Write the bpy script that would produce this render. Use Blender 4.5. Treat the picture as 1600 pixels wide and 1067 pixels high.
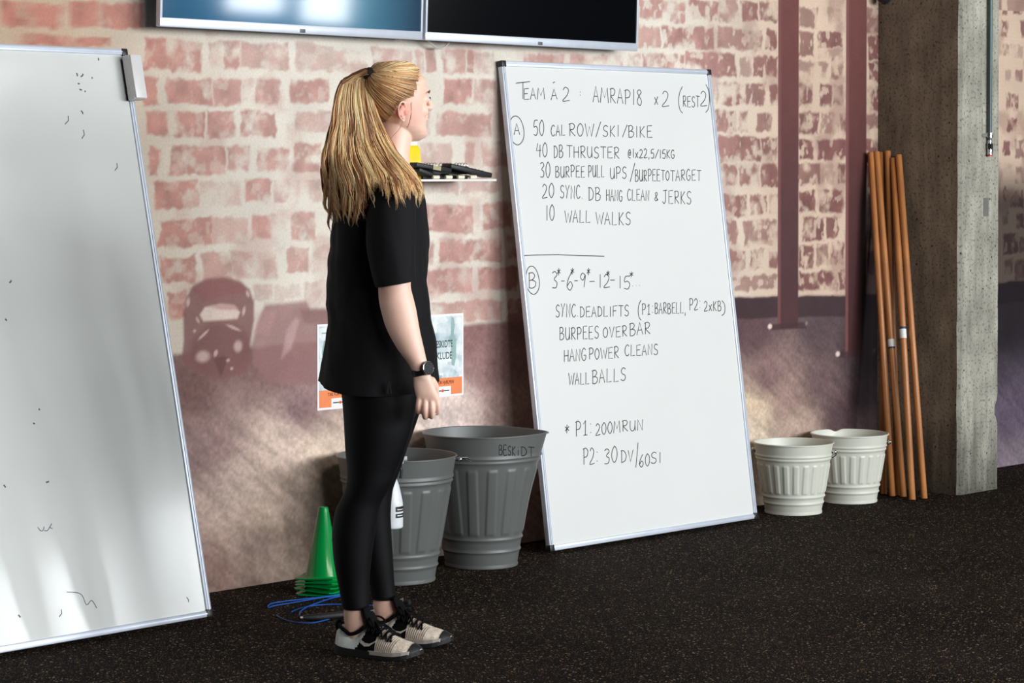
import bpy, bmesh, math, random
import numpy as np
from mathutils import Vector, Matrix
R = random.Random(7)
for o in list(bpy.data.objects): bpy.data.objects.remove(o)
SC = bpy.context.scene
# ---------------------------------------------------------------- camera
F = 3950.; A = math.radians(46.8); P = math.radians(1.3); H = 1.40; Y0 = 262.; D = 6.41
SH = (533.5 - Y0) - F*math.tan(P)
vv = np.array([math.sin(A)*math.cos(P), math.cos(A)*math.cos(P), -math.sin(P)])
rr = np.array([math.cos(A), -math.sin(A), 0.]); uu = np.cross(rr, vv)
CP = np.array([0., -D, H])
cd = bpy.data.cameras.new('camera'); cam = bpy.data.objects.new('camera', cd)
SC.collection.objects.link(cam); SC.camera = cam
M = Matrix(((rr[0], uu[0], -vv[0], CP[0]), (rr[1], uu[1], -vv[1], CP[1]), (rr[2], uu[2], -vv[2], CP[2]), (0, 0, 0, 1)))
cam.matrix_world = M
cd.sensor_width = 36.; cd.lens = F/1600*36; cd.shift_y = -SH/1600; cd.clip_end = 100
# ---------------------------------------------------------------- world, lights, exposure
W = bpy.data.worlds.new('world'); SC.world = W; W.use_nodes = True
W.node_tree.nodes['Background'].inputs[0].default_value = (.80, .90, 1, 1)
W.node_tree.nodes['Background'].inputs[1].default_value = 1.5
def area(name, loc, size, sy, power, col, rot):
    l = bpy.data.lights.new(name, 'AREA'); l.shape = 'RECTANGLE'; l.size = size; l.size_y = sy; l.energy = power; l.color = col
    o = bpy.data.objects.new(name, l); SC.collection.objects.link(o); o.location = loc; o.rotation_euler = rot; return o
# (x from, x to, sill, head, watts)
WIN = [(1.6, 3.4, 1.3, 3.75, 85), (4.0, 5.8, 1.3, 3.75, 130), (6.4, 8.2, 1.3, 3.75, 150), (8.5, 10.2, 1.3, 3.75, 225), (10.6, 11.28, 1.9, 2.75, 34), (11.46, 11.86, 1.9, 2.75, 20), (12.02, 12.56, 1.9, 2.75, 28), (13.3, 14.05, 1.95, 3.1, 42), (14.12, 14.8, 1.9, 3.1, 38)]
for a, b, z0_, z1_, pw in WIN:
    area('window_daylight', ((a+b)/2, -9.62, (z0_+z1_)/2), b-a-.06, z1_-z0_-.06, pw, (.96, .98, 1), (math.radians(90), 0, 0))
area('ceiling_fill', (6.5, -4.2, 3.9), 3.5, .5, 30, (1, .93, .84), (0, 0, 0))
SC.view_settings.view_transform = 'Standard'; SC.view_settings.look = 'None'
SC.view_settings.gamma = 1; SC.view_settings.use_curve_mapping = False
SC.view_settings.exposure = .68
# ---------------------------------------------------------------- pixel helpers (photo pixel -> point on a plane)
def ray(x, y): return vv + rr*(x-800)/F + uu*(533.5-y-SH)/F
def onz(x, y, z=0.): k = ray(x, y); return CP + k*((z-H)/k[2])
def ony(x, y, Y=0.): k = ray(x, y); return CP + k*((Y-CP[1])/k[1])
def onx(x, y, X): k = ray(x, y); return CP + k*((X-CP[0])/k[0])
# ---------------------------------------------------------------- materials
def lin(c):
    return tuple(((v/255)/12.92 if v/255 <= .04045 else ((v/255+.055)/1.055)**2.4) for v in c)
def mat(name, c, rough=.6, metal=0., noise=0., nscale=20., bump=0., bscale=80., spec=.5, stretch=None, **kw):
    m = bpy.data.materials.new(name); m.use_nodes = True; nt = m.node_tree; N = nt.nodes; L = nt.links
    b = N['Principled BSDF']; c = lin(c)
    b.inputs['Roughness'].default_value = rough; b.inputs['Metallic'].default_value = metal
    b.inputs['Specular IOR Level'].default_value = spec
    for k, v in kw.items(): b.inputs[k.replace('_', ' ')].default_value = v
    b.inputs['Base Color'].default_value = (*c, 1)
    tc = N.new('ShaderNodeTexCoord'); src = tc.outputs['Object']
    if stretch:
        mp = N.new('ShaderNodeMapping'); mp.inputs['Scale'].default_value = stretch; L.new(src, mp.inputs[0]); src = mp.outputs[0]
    n = N.new('ShaderNodeTexNoise'); n.inputs['Scale'].default_value = nscale; n.inputs['Detail'].default_value = 6; L.new(src, n.inputs[0])
    if noise:
        cr = N.new('ShaderNodeValToRGB'); L.new(n.outputs[0], cr.inputs[0])
        cr.color_ramp.elements[0].position = .3; cr.color_ramp.elements[1].position = .7
        cr.color_ramp.elements[0].color = (*[max(0, v*(1-noise)) for v in c], 1); cr.color_ramp.elements[1].color = (*[min(1, v*(1+noise)) for v in c], 1)
        L.new(cr.outputs[0], b.inputs['Base Color'])
    if bump:
        n2 = N.new('ShaderNodeTexNoise'); n2.inputs['Scale'].default_value = bscale; n2.inputs['Detail'].default_value = 5; L.new(src, n2.inputs[0])
        bp = N.new('ShaderNodeBump'); bp.inputs['Strength'].default_value = bump; bp.inputs['Distance'].default_value = .004
        L.new(n2.outputs[0], bp.inputs['Height']); L.new(bp.outputs[0], b.inputs['Normal'])
    return m
# ---------------------------------------------------------------- objects
def link(o, parent=None):
    SC.collection.objects.link(o)
    if parent is not None: o.parent = parent
    return o
def obj(name, geo, mats, parent=None, smooth=True, flip=False):
    """geo: list of (verts, faces[, material index])"""
    V = []; Fc = []; MI = []
    for g in geo:
        v, f = g[0], g[1]; mi = g[2] if len(g) > 2 else 0
        b = len(V); V += [tuple(map(float, p)) for p in v]; Fc += [tuple(i+b for i in q) for q in f]; MI += [mi]*len(f)
    me = bpy.data.meshes.new(name); me.from_pydata(V, [], Fc); me.update()
    for m in (mats if isinstance(mats, (list, tuple)) else [mats]): me.materials.append(m)
    me.polygons.foreach_set('material_index', MI)
    if smooth: me.polygons.foreach_set('use_smooth', [True]*len(Fc))
    bm = bmesh.new(); bm.from_mesh(me); bmesh.ops.recalc_face_normals(bm, faces=bm.faces)
    bm.to_mesh(me); bm.free()
    if smooth: me.set_sharp_from_angle(angle=math.radians(40))
    return link(bpy.data.objects.new(name, me), parent)
def tag(o, label=None, cat=None, group=None, kind=None):
    for k, v in (('label', label), ('category', cat), ('group', group), ('kind', kind)):
        if v: o[k] = v
    return o
def empty(name, loc, label, cat, rz=0., group=None):
    o = bpy.data.objects.new(name, None); o.empty_display_size = .1; link(o)
    o.location = loc; o.rotation_euler = (0, 0, rz); return tag(o, label, cat, group)
# ---------------------------------------------------------------- geometry
def box(x0, x1, y0, y1, z0, z1, b=0.):
    if b <= 0:
        v = [(x, y, z) for z in (z0, z1) for y in (y0, y1) for x in (x0, x1)]
        return v, [(0, 2, 3, 1), (4, 5, 7, 6), (0, 1, 5, 4), (2, 6, 7, 3), (0, 4, 6, 2), (1, 3, 7, 5)]
    bm = bmesh.new(); v, f = box(x0, x1, y0, y1, z0, z1); vs = [bm.verts.new(p) for p in v]
    for q in f: bm.faces.new([vs[i] for i in q])
    bmesh.ops.recalc_face_normals(bm, faces=bm.faces)
    bmesh.ops.bevel(bm, geom=list(bm.edges), offset=b, segments=2, affect='EDGES', profile=.5)
    bm.verts.index_update(); r = [tuple(p.co) for p in bm.verts], [tuple(p.index for p in q.verts) for q in bm.faces]; bm.free(); return r
def grid_faces(nr, nc, closed=True, cap=True):
    f = []
    for i in range(nr-1):
        for j in range(nc if closed else nc-1):
            k = (j+1) % nc; f.append((i*nc+j, i*nc+k, (i+1)*nc+k, (i+1)*nc+j))
    if cap and closed:
        f.append(tuple(range(nc))[::-1]); f.append(tuple((nr-1)*nc+j for j in range(nc)))
    return f
def lathe(prof, n=48, fn=None, cap=False, c=(0, 0, 0)):
    v = []
    for i, (r, z) in enumerate(prof):
        for j in range(n):
            t = 2*math.pi*j/n; q = r
            if fn: q = r + fn(t, z, i)
            v.append((c[0]+q*math.cos(t), c[1]+q*math.sin(t), c[2]+z))
    return v, grid_faces(len(prof), n, True, cap)
def tube(pts, rad, n=8, cap=True, flat=None):
    pts = [Vector(p) for p in pts]; m = len(pts); v = []
    up = Vector((0, 0, 1)); T0 = (pts[1]-pts[0]).normalized()
    if abs(T0.dot(up)) > .9: up = Vector((1, 0, 0))
    Nn = (up - T0*up.dot(T0)).normalized()
    for i in range(m):
        T = (pts[min(i+1, m-1)] - pts[max(i-1, 0)]).normalized()
        Nn = (Nn - T*Nn.dot(T)).normalized(); B = T.cross(Nn)
        r = rad if (isinstance(rad, tuple) or not hasattr(rad, '__len__')) else rad[i]
        ra, rb = (r if isinstance(r, tuple) else (r, r if flat is None else r*flat))
        for j in range(n):
            t = 2*math.pi*j/n; v.append(tuple(pts[i] + Nn*(ra*math.cos(t)) + B*(rb*math.sin(t))))
    return v, grid_faces(m, n, True, cap)
def catmull(P_, k=6):
    P_ = np.array(P_, float); out = []
    n = len(P_)
    for i in range(n-1):
        p0 = P_[max(i-1, 0)]; p1 = P_[i]; p2 = P_[i+1]; p3 = P_[min(i+2, n-1)]
        for j in range(k):
            t = j/k; out.append(.5*((2*p1)+(-p0+p2)*t+(2*p0-5*p1+4*p2-p3)*t*t+(-p0+3*p1-3*p2+p3)*t**3))
    out.append(P_[-1]); return np.array(out)
def ellip(c, r, n=16, m=10, rot=None):
    v = []
    for i in range(m+1):
        a = math.pi*i/m
        for j in range(n):
            t = 2*math.pi*j/n
            p = Vector((r[0]*math.sin(a)*math.cos(t), r[1]*math.sin(a)*math.sin(t), r[2]*math.cos(a)))
            if rot is not None: p = rot @ p
            v.append(tuple(p + Vector(c)))
    return v, grid_faces(m+1, n, True, False)
def xf(geo, Mx):
    return [tuple(Mx @ Vector(p)) for p in geo[0]], geo[1]
def vnoise(x, y, seed=0):
    x = np.asarray(x, float); y = np.asarray(y, float)
    xi = np.floor(x).astype(np.int64); yi = np.floor(y).astype(np.int64); fx = x-xi; fy = y-yi
    fx = fx*fx*(3-2*fx); fy = fy*fy*(3-2*fy)
    def h(a, b):
        s = (a*374761393 + b*668265263 + seed*1442695041) & 0xffffffff
        s = ((s ^ (s >> 13)) * 1274126177) & 0xffffffff
        return ((s ^ (s >> 16)) & 0xffff)/65535.
    return (h(xi, yi)*(1-fx)+h(xi+1, yi)*fx)*(1-fy) + (h(xi, yi+1)*(1-fx)+h(xi+1, yi+1)*fx)*fy
def fbm(x, y, seed=0, o=4):
    s = 0; a = .5; t = 0
    for i in range(o): s = s + a*vnoise(x*2**i, y*2**i, seed+i*17); t += a; a *= .5
    return s/t
def sst(a, b, x): t = np.clip((x-a)/(b-a), 0, 1); return t*t*(3-2*t)

# ================================================================ SETTING
def floor_mat():
    m = mat('speckled_rubber', (17, 14, 13), .95, bump=.35, bscale=260, spec=.06); nt = m.node_tree; N = nt.nodes; L = nt.links; b = N['Principled BSDF']
    tc = [n for n in N if n.type == 'TEX_COORD'][0]
    base = None; prev = None
    n0 = N.new('ShaderNodeTexNoise'); n0.inputs['Scale'].default_value = 1.6; n0.inputs['Detail'].default_value = 5; L.new(tc.outputs['Object'], n0.inputs[0])
    c0 = N.new('ShaderNodeValToRGB'); c0.color_ramp.elements[0].color = (*lin((11, 9, 8)), 1); c0.color_ramp.elements[1].color = (*lin((27, 23, 21)), 1)
    c0.color_ramp.elements[0].position = .35; c0.color_ramp.elements[1].position = .72
    L.new(n0.outputs[0], c0.inputs[0]); prev = c0.outputs[0]
    for sc, thr, col in ((240, .875, (146, 120, 92)), (130, .955, (165, 148, 122)), (420, .80, (84, 72, 62))):
        vo = N.new('ShaderNodeTexVoronoi'); vo.inputs['Scale'].default_value = sc; L.new(tc.outputs['Object'], vo.inputs['Vector'])
        sp = N.new('ShaderNodeSeparateColor'); L.new(vo.outputs['Color'], sp.inputs[0])
        g = N.new('ShaderNodeMath'); g.operation = 'GREATER_THAN'; g.inputs[1].default_value = thr; L.new(sp.outputs[0], g.inputs[0])
        d = N.new('ShaderNodeMath'); d.operation = 'LESS_THAN'; d.inputs[1].default_value = .42; L.new(vo.outputs['Distance'], d.inputs[0])
        mu = N.new('ShaderNodeMath'); mu.operation = 'MULTIPLY'; L.new(g.outputs[0], mu.inputs[0]); L.new(d.outputs[0], mu.inputs[1])
        mx = N.new('ShaderNodeMix'); mx.data_type = 'RGBA'; L.new(mu.outputs[0], mx.inputs[0]); L.new(prev, mx.inputs[6]); mx.inputs[7].default_value = (*lin(col), 1)
        prev = mx.outputs[2]
    L.new(prev, b.inputs['Base Color']); return m
def concrete_mat(name, c):
    m = mat(name, c, .85, noise=.22, nscale=7, bump=.5, bscale=60, spec=.2); nt = m.node_tree; N = nt.nodes; L = nt.links; b = N['Principled BSDF']
    tc = [n for n in N if n.type == 'TEX_COORD'][0]; src = b.inputs['Base Color'].links[0].from_socket
    mp = N.new('ShaderNodeMapping'); mp.inputs['Scale'].default_value = (1, 1, .12); L.new(tc.outputs['Object'], mp.inputs[0])
    n1 = N.new('ShaderNodeTexNoise'); n1.inputs['Scale'].default_value = 26; n1.inputs['Detail'].default_value = 6; L.new(mp.outputs[0], n1.inputs[0])
    r1 = N.new('ShaderNodeMapRange'); r1.inputs[1].default_value = .3; r1.inputs[2].default_value = .7; r1.inputs[3].default_value = .72; r1.inputs[4].default_value = 1.15; L.new(n1.outputs[0], r1.inputs[0])
    # fine dark pitting and the sparse blow holes of cast concrete
    n2 = N.new('ShaderNodeTexNoise'); n2.inputs['Scale'].default_value = 85; n2.inputs['Detail'].default_value = 4; L.new(tc.outputs['Object'], n2.inputs[0])
    r2 = N.new('ShaderNodeMapRange'); r2.inputs[1].default_value = .54; r2.inputs[2].default_value = .66; r2.inputs[3].default_value = 1; r2.inputs[4].default_value = .48; L.new(n2.outputs[0], r2.inputs[0])
    vo = N.new('ShaderNodeTexVoronoi'); vo.inputs['Scale'].default_value = 17; L.new(tc.outputs['Object'], vo.inputs['Vector'])
    lt = N.new('ShaderNodeMath'); lt.operation = 'LESS_THAN'; lt.inputs[1].default_value = .075; L.new(vo.outputs['Distance'], lt.inputs[0])
    r3 = N.new('ShaderNodeMapRange'); r3.inputs[3].default_value = 1; r3.inputs[4].default_value = .12; L.new(lt.outputs[0], r3.inputs[0])
    m1 = N.new('ShaderNodeMath'); m1.operation = 'MULTIPLY'; L.new(r1.outputs[0], m1.inputs[0]); L.new(r2.outputs[0], m1.inputs[1])
    m2 = N.new('ShaderNodeMath'); m2.operation = 'MULTIPLY'; L.new(m1.outputs[0], m2.inputs[0]); L.new(r3.outputs[0], m2.inputs[1])
    # grime on the lowest 25 cm
    sx = N.new('ShaderNodeSeparateXYZ'); L.new(tc.outputs['Object'], sx.inputs[0])
    ad = N.new('ShaderNodeMath'); ad.operation = 'MULTIPLY_ADD'; ad.inputs[1].default_value = .3; L.new(n1.outputs[0], ad.inputs[0]); L.new(sx.outputs[2], ad.inputs[2])
    r4 = N.new('ShaderNodeMapRange'); r4.inputs[1].default_value = .16; r4.inputs[2].default_value = .48; r4.inputs[3].default_value = .34; r4.inputs[4].default_value = 1; L.new(ad.outputs[0], r4.inputs[0])
    m3 = N.new('ShaderNodeMath'); m3.operation = 'MULTIPLY'; L.new(m2.outputs[0], m3.inputs[0]); L.new(r4.outputs[0], m3.inputs[1])
    vm = N.new('ShaderNodeVectorMath'); vm.operation = 'SCALE'; L.new(src, vm.inputs[0]); L.new(m3.outputs[0], vm.inputs['Scale'])
    L.new(vm.outputs[0], b.inputs['Base Color']); return m
M_floor = floor_mat()
M_plain = mat('grey_plaster', (92, 88, 84), .8, noise=.08, nscale=3)
M_ceil = mat('dark_ceiling_paint', (62, 60, 58), .8, noise=.08, nscale=3)
M_frame = mat('dark_window_frame', (60, 62, 64), .5, noise=.05)
tag(obj('floor', [box(-4, 18, -9.8, .3, -.12, 0)], M_floor, smooth=False), kind='structure')
tag(obj('ceiling', [box(-4, 18, -9.8, .3, 4.0, 4.15)], M_ceil, smooth=False), kind='structure')
tag(obj('wall_left', [box(-4.15, -4, -9.8, .3, 0, 4)], M_plain, smooth=False), kind='structure')
tag(obj('wall_right', [box(18, 18.15, -9.8, .3, 0, 4)], M_plain, smooth=False), kind='structure')
fr = []
xs = [-4]+[q for w in WIN for q in w[:2]]+[18]
for i in range(0, len(xs), 2): fr.append(box(xs[i], xs[i+1], -9.8, -9.5, 0, 4))
for a, b, z0_, z1_, pw in WIN: fr += [box(a, b, -9.8, -9.5, 0, z0_), box(a, b, -9.8, -9.5, z1_, 4)]
tag(obj('wall_front', fr, M_plain, smooth=False), kind='structure')
for i, (a, b, s0, s1, pw) in enumerate(WIN):
    t = .03
    g = [box(a, b, -9.6, -9.52, s0, s0+t), box(a, b, -9.6, -9.52, s1-t, s1), box(a, a+t, -9.6, -9.52, s0, s1), box(b-t, b, -9.6, -9.52, s0, s1)]
    if b-a > 1: g.append(box((a+b)/2-t/2, (a+b)/2+t/2, -9.6, -9.52, s0, s1))
    tag(obj('window_%d' % (i+1), g, M_frame, smooth=False), kind='structure')
wall_b = tag(obj('wall_back', [box(-4, 18, .004, .3, 0, 4)], M_plain, smooth=False), kind='structure')

# ---- printed photo wallpaper glued to the back wall
BR = """0 5 93 43 1|107 5 225 44 1|31 58 170 72 1|226 63 313 107 1|327 66 349 105 .55|352 66 374 105 .9|377 68 449 107 .7|462 70 520 112 .55|
226 122 248 163 .9|264 121 332 161 .9|335 123 377 161 .85|380 124 401 158 .4|403 126 435 161 .8|453 126 512 161 .9|
230 175 318 213 1|324 174 366 213 .9|377 175 431 212 .9|462 177 520 206 .6|
235 232 247 274 .9|265 228 355 272 .9|359 229 389 266 .8|403 232 450 267 .85|459 226 501 267 .85|
242 284 309 325 1|313 285 376 320 .45|384 281 422 315 .9|428 281 452 316 .7|467 281 501 313 .55|
251 343 329 383 1|330 342 386 380 .6|394 338 422 372 .95|423 337 448 358 .7|457 334 493 373 .8|
253 401 304 440 1|315 396 360 437 .75|361 392 431 435 .6|448 388 482 425 .8|491 384 517 424 .6|262 457 290 496 1|397 446 424 472 .5|428 446 470 465 .35|478 443 512 475 .45|
520 80 570 112 .6|580 78 640 112 .7|647 79 660 112 .6|665 79 680 113 .8|692 79 727 114 .75|730 80 740 114 .9|741 82 770 114 .55|
540 122 600 160 .8|612 122 655 160 .7|694 125 737 161 1|741 125 775 161 .8|545 175 590 208 .7|600 175 672 210 .6|683 178 768 211 .85|
560 224 640 258 .7|656 224 705 257 .55|725 224 739 257 .7|752 221 795 259 .7|530 275 600 305 .6|610 274 660 303 .6|668 272 717 302 .5|725 270 778 301 .6|
525 330 580 365 .8|590 328 655 364 .8|665 321 739 362 1|755 318 800 355 .9|530 383 600 420 .8|610 380 676 412 .8|686 373 783 408 .95|793 368 860 402 .9|
530 433 655 468 .7|669 421 738 457 .9|748 418 806 452 .95|540 480 660 505 .7|674 472 786 503 .8|796 465 850 500 .9|
1000 2 1072 31 .9|1077 2 1122 31 1|1124 2 1153 36 .7|1158 4 1184 31 1|1188 4 1216 33 .85|
998 42 1030 74 .8|1035 43 1116 77 1|1122 46 1190 77 .8|1198 48 1214 77 1|
980 86 1000 106 .6|1004 86 1069 113 .9|1072 84 1148 118 1|1155 89 1174 118 .6|1177 89 1215 121 1|
820 84 880 118 .8|890 86 970 120 .8|1120 131 1164 163 1|1166 132 1195 163 .85|1203 134 1214 163 .9|
1115 173 1151 207 .9|1156 176 1169 206 .8|1185 176 1206 204 .8|1123 215 1187 252 .95|1190 217 1214 252 .9|1060 175 1110 206 .8|1060 215 1116 250 .8|
1121 257 1152 289 .9|1156 258 1185 289 .9|1189 258 1215 290 .95|1127 304 1167 337 1|1174 305 1198 335 1|1203 304 1214 335 .4|
1130 346 1152 382 .85|1162 346 1213 382 .75|1136 392 1164 420 .9|1173 391 1193 420 .85|1202 391 1215 415 .9|1141 430 1213 451 .7|
1250 14 1277 44 .7|1295 14 1318 40 .3|1250 51 1271 86 .8|1279 53 1316 73 .9|1279 76 1316 90 .5|1250 96 1292 122 .6|1300 90 1318 123 .7|
1250 132 1269 163 .9|1282 133 1299 165 .9|1303 136 1318 163 .6|1250 176 1279 207 .9|1284 176 1308 207 .6|1313 178 1321 205 .9|
1250 218 1271 250 1|1279 219 1321 250 1|1247 257 1281 290 .8|1283 258 1303 289 .35|1310 257 1320 289 .9|1249 301 1272 332 1|1279 299 1319 332 1|
1254 342 1285 376 .9|1290 341 1308 373 .9|1247 384 1270 418 .9|1276 383 1294 414 .8|1299 379 1319 414 .9|1247 425 1308 452 .95|1311 423 1320 450 .9|
1354 13 1379 50 .7|1356 56 1379 92 .95|1356 97 1374 127 .9|1354 135 1379 172 1|1355 180 1379 200 .7|1354 217 1379 250 1|1356 258 1379 290 1|1356 302 1379 335 1|1356 350 1379 380 1|1356 392 1379 425 1|
1566 3 1573 22 .8|1583 3 1598 22 .9|1566 34 1576 58 .8|1595 36 1618 60 .8|1567 72 1577 86 .6|1580 72 1598 88 .4|1588 110 1598 128 .7|1572 110 1580 128 .4|
1572 148 1580 170 .7|1582 150 1592 172 .9|1573 184 1588 204 .95|1567 220 1577 240 .9|1586 220 1600 246 .7|1568 255 1580 270 .3|1588 262 1600 285 .6|
1568 292 1578 312 .9|1580 298 1598 322 .9|1567 330 1576 350 .6|1588 334 1598 356 .9|1568 366 1590 395 .95|1592 372 1606 396 .7|1570 405 1582 425 .7|1586 408 1604 436 .8"""
def wallpaper():
    x0, x1, z0, z1 = 3.4, 11.6, 0., 2.6
    gx = np.concatenate([np.linspace(3.4, 4.93, 60), np.linspace(4.95, 10.5, 1180), np.linspace(10.53, 11.6, 40)])
    gz = np.concatenate([np.linspace(0, 2.15, 450), np.linspace(2.165, 2.6, 28)])
    nx, nz = len(gx), len(gz); X, Z = np.meshgrid(gx, gz)
    xd = X + .016*(fbm(X*9, Z*9, 3)-.5)*2; zd = Z + .012*(fbm(X*9, Z*9, 31)-.5)*2
    xd = xd + .008*(fbm(X*45, Z*45, 5, 2)-.5)*2; zd = zd + .008*(fbm(X*45, Z*45, 9, 2)-.5)*2
    mask = np.zeros_like(X); cover = np.zeros_like(X)
    for s in BR.replace('\n', '').split('|'):
        a, b, c, d, st = map(float, s.split()); ym = (b+d)/2; xm = (a+c)/2
        l = ony(a, ym)[0]; r_ = ony(c, ym)[0]; t = ony(xm, b)[2]; bo = ony(xm, d)[2]
        i0, i1 = np.searchsorted(gx, (l-.08, r_+.08)); j0, j1 = np.searchsorted(gz, (bo-.08, t+.08))
        sl = (slice(max(j0, 0), max(j1, 0)), slice(max(i0, 0), max(i1, 0)))
        xx = xd[sl]; zz = zd[sl]; q = np.minimum(np.minimum(xx-l, r_-xx), np.minimum(zz-bo, t-zz))
        w = fbm(X[sl]*14, Z[sl]*14, int(a), 4)
        m = sst(-.009, .004, q)*np.clip(st*(1.02 - 1.0*sst(.52, .82, w+.14*(1-st)) ) + .05, 0, 1)
        if a > 975:
            m = m*(1-.75*sst(.56, .70, fbm(X[sl]*34, Z[sl]*26, 7, 3)))
        else: m = m*(1-.35*sst(.55, .72, fbm(X[sl]*30, Z[sl]*30, 8, 3)))
        mask[sl] = np.maximum(mask[sl], m)
        cover[sl] = 1
    # regular courses where nothing in the photo says otherwise (hidden or outside the frame)
    row = np.floor(Z/.118); ph = np.where(row % 2 == 0, 0, .17)
    u = np.mod(xd+ph, .34); w2 = np.mod(zd, .118)
    gen = sst(0, .01, np.minimum(np.minimum(u, .30-u), np.minimum(w2, .088-w2)))*(.45+.5*fbm(X*6, Z*6, 77))
    out = (X < 4.35) | (X > 10.45) | (Z > 2.135)
    mask = np.where(out, gen, mask)
    tR = sst(7.6, 8.6, X)[..., None]; tL = 1-sst(4.6, 5.7, X)[..., None]
    C = lambda *c: np.array(lin(c))
    brick = C(186, 144, 135)*(1-tR) + C(126, 86, 82)*tR; brick = brick*(1-tL) + C(182, 122, 106)*tL
    mort = C(222, 214, 201)*(1-tR) + C(208, 184, 163)*tR; mort = mort*(1-tL) + C(188, 166, 142)*tL  # browner, darker left end: light falloff painted into brick and mortar
    n1 = fbm(X*20, Z*20, 21, 5)[..., None]; n2 = fbm(X*5, Z*5, 44, 4)[..., None]
    brick = brick*(.66+.62*n1); mort = mort*(.84+.26*n2)
    # scattered pink stains over the mortar
    st = sst(.50, .72, fbm(X*8, Z*8, 90, 5))[..., None]*.42*(1-tL*.6)
    mort = mort*(1-st)+brick*st
    mk = mask[..., None]; col = mort*(1-mk)+brick*mk
    # printed gym floor below the bricks
    zf = np.interp(X, [5.2, 5.6, 6.6, 8.17, 9.02, 9.6, 10.25, 11], [.795, .80, .828, .868, .845, .85, .865, .84])
    zf = zf + .012*(fbm(X*12, Z*0+1, 8)-.5)
    pts = [(300, 600, 122, 92, 88), (420, 570, 126, 96, 94), (470, 640, 140, 112, 112), (330, 700, 146, 120, 116), (440, 690, 214, 190, 176), (380, 750, 186, 164, 152),
           (400, 850, 165, 142, 130), (330, 900, 132, 106, 96), (460, 880, 170, 148, 132), (500, 710, 216, 195, 176), (420, 800, 196, 172, 156), (700, 640, 226, 206, 196), (620, 660, 226, 206, 190), (760, 570, 156, 122, 118), (730, 530, 142, 106, 104),
           (560, 560, 140, 110, 106), (820, 640, 190, 160, 150), (900, 600, 150, 120, 116), (1150, 505, 92, 68, 72), (1180, 520, 98, 74, 78), (1280, 520, 84, 68, 72), (1200, 590, 130, 102, 102), (1180, 640, 206, 184, 158), (1170, 670, 212, 194, 174), (1250, 670, 176, 152, 138), (1280, 600, 106, 84, 86),
           (1230, 620, 150, 124, 116), (1310, 650, 86, 66, 70), (1350, 620, 44, 32, 36), (1370, 560, 30, 20, 24), (1340, 540, 70, 56, 60), (1365, 690, 56, 42, 46), (1250, 700, 150, 128, 118),
           (1575, 500, 76, 66, 78), (1590, 560, 96, 86, 100), (1580, 650, 92, 80, 96), (1580, 715, 120, 108, 116), (100, 700, 130, 100, 95)]
    num = 0; den = 0
    for (a, b, *c) in pts:
        p = ony(a, b); d2 = ((X-p[0])*.8)**2+(Z-p[2])**2
        w = 1/(d2+.0012)**1.6; num = num + w[..., None]*np.array(lin(c)); den = den + w[..., None]
    fl = num/den
    xr = X*.62 + Z*.78; zr = -X*.55 + Z*.83      # the drag streaks of the printed floor run diagonally
    sN = .62*fbm((X*.8-Z*.55)*11, (X*.55+Z*.8)*52, 55, 4)+.38*fbm(X*9, Z*12, 58, 5); gr = fbm(X*90, Z*90, 61, 2)
    amp = np.interp(Z, [0, .5, .75], [.55, .6, .25])[..., None]
    fl = fl*(1 + amp*(sN[..., None]-.5)*1.7)*(.76+.48*gr[..., None])
    m2 = sst(-.012, .010, zf-Z)[..., None]; col = col*(1-m2)+fl*m2
    def PX(pl): return [(lambda p: (p[0], p[2]))(ony(a, b)) for a, b in pl]
    def poly(pl, soft=.006):
        pl = PX(pl); ins = np.zeros(X.shape, bool); dmin = np.full(X.shape, 9.)
        for i in range(len(pl)):
            (ax, az), (bx, bz) = pl[i], pl[(i+1) % len(pl)]
            if az != bz:
                cnd = ((az > Z) != (bz > Z)) & (X < (bx-ax)*(Z-az)/(bz-az)+ax); ins ^= cnd
            L2 = (bx-ax)**2+(bz-az)**2+1e-12; t = np.clip(((X-ax)*(bx-ax)+(Z-az)*(bz-az))/L2, 0, 1)
            dmin = np.minimum(dmin, np.hypot(X-ax-t*(bx-ax), Z-az-t*(bz-az)))
        return sst(-soft, soft, np.where(ins, dmin, -dmin))[..., None]
    def blob(x, y, rx, ry, ang=0, soft=.6):
        p = ony(x, y); sx = rx/ (ony(x+1, y)[0]-p[0])**-1; sz = ry*(p[2]-ony(x, y+1)[2])
        c, s = math.cos(ang), math.sin(ang); dx = (X-p[0]); dz = (Z-p[2]); a = (dx*c+dz*s)/sx; b = (-dx*s+dz*c)/sz
        return (1-sst(1-soft, 1+soft*.3, np.hypot(a, b)))[..., None]
    def put(m_, c, k=1.):
        nonlocal col; m_ = m_*k; col = col*(1-m_)+np.array(lin(c))*(.9+.2*n1)*m_
    # printed baseboard band behind the rig
    for a, b, c in ((8.05, 9.17, .086), (9.4, 11.6, .095)):
        m_ = (sst(a, a+.02, X)*(1-sst(b-.01, b, X))*(1-sst(-.004, .004, Z-zf))*sst(-.008, .004, Z-(zf-c)))[..., None]
        put(m_, (60, 44, 48) if a < 9 else (34, 30, 38), .9)
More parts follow.
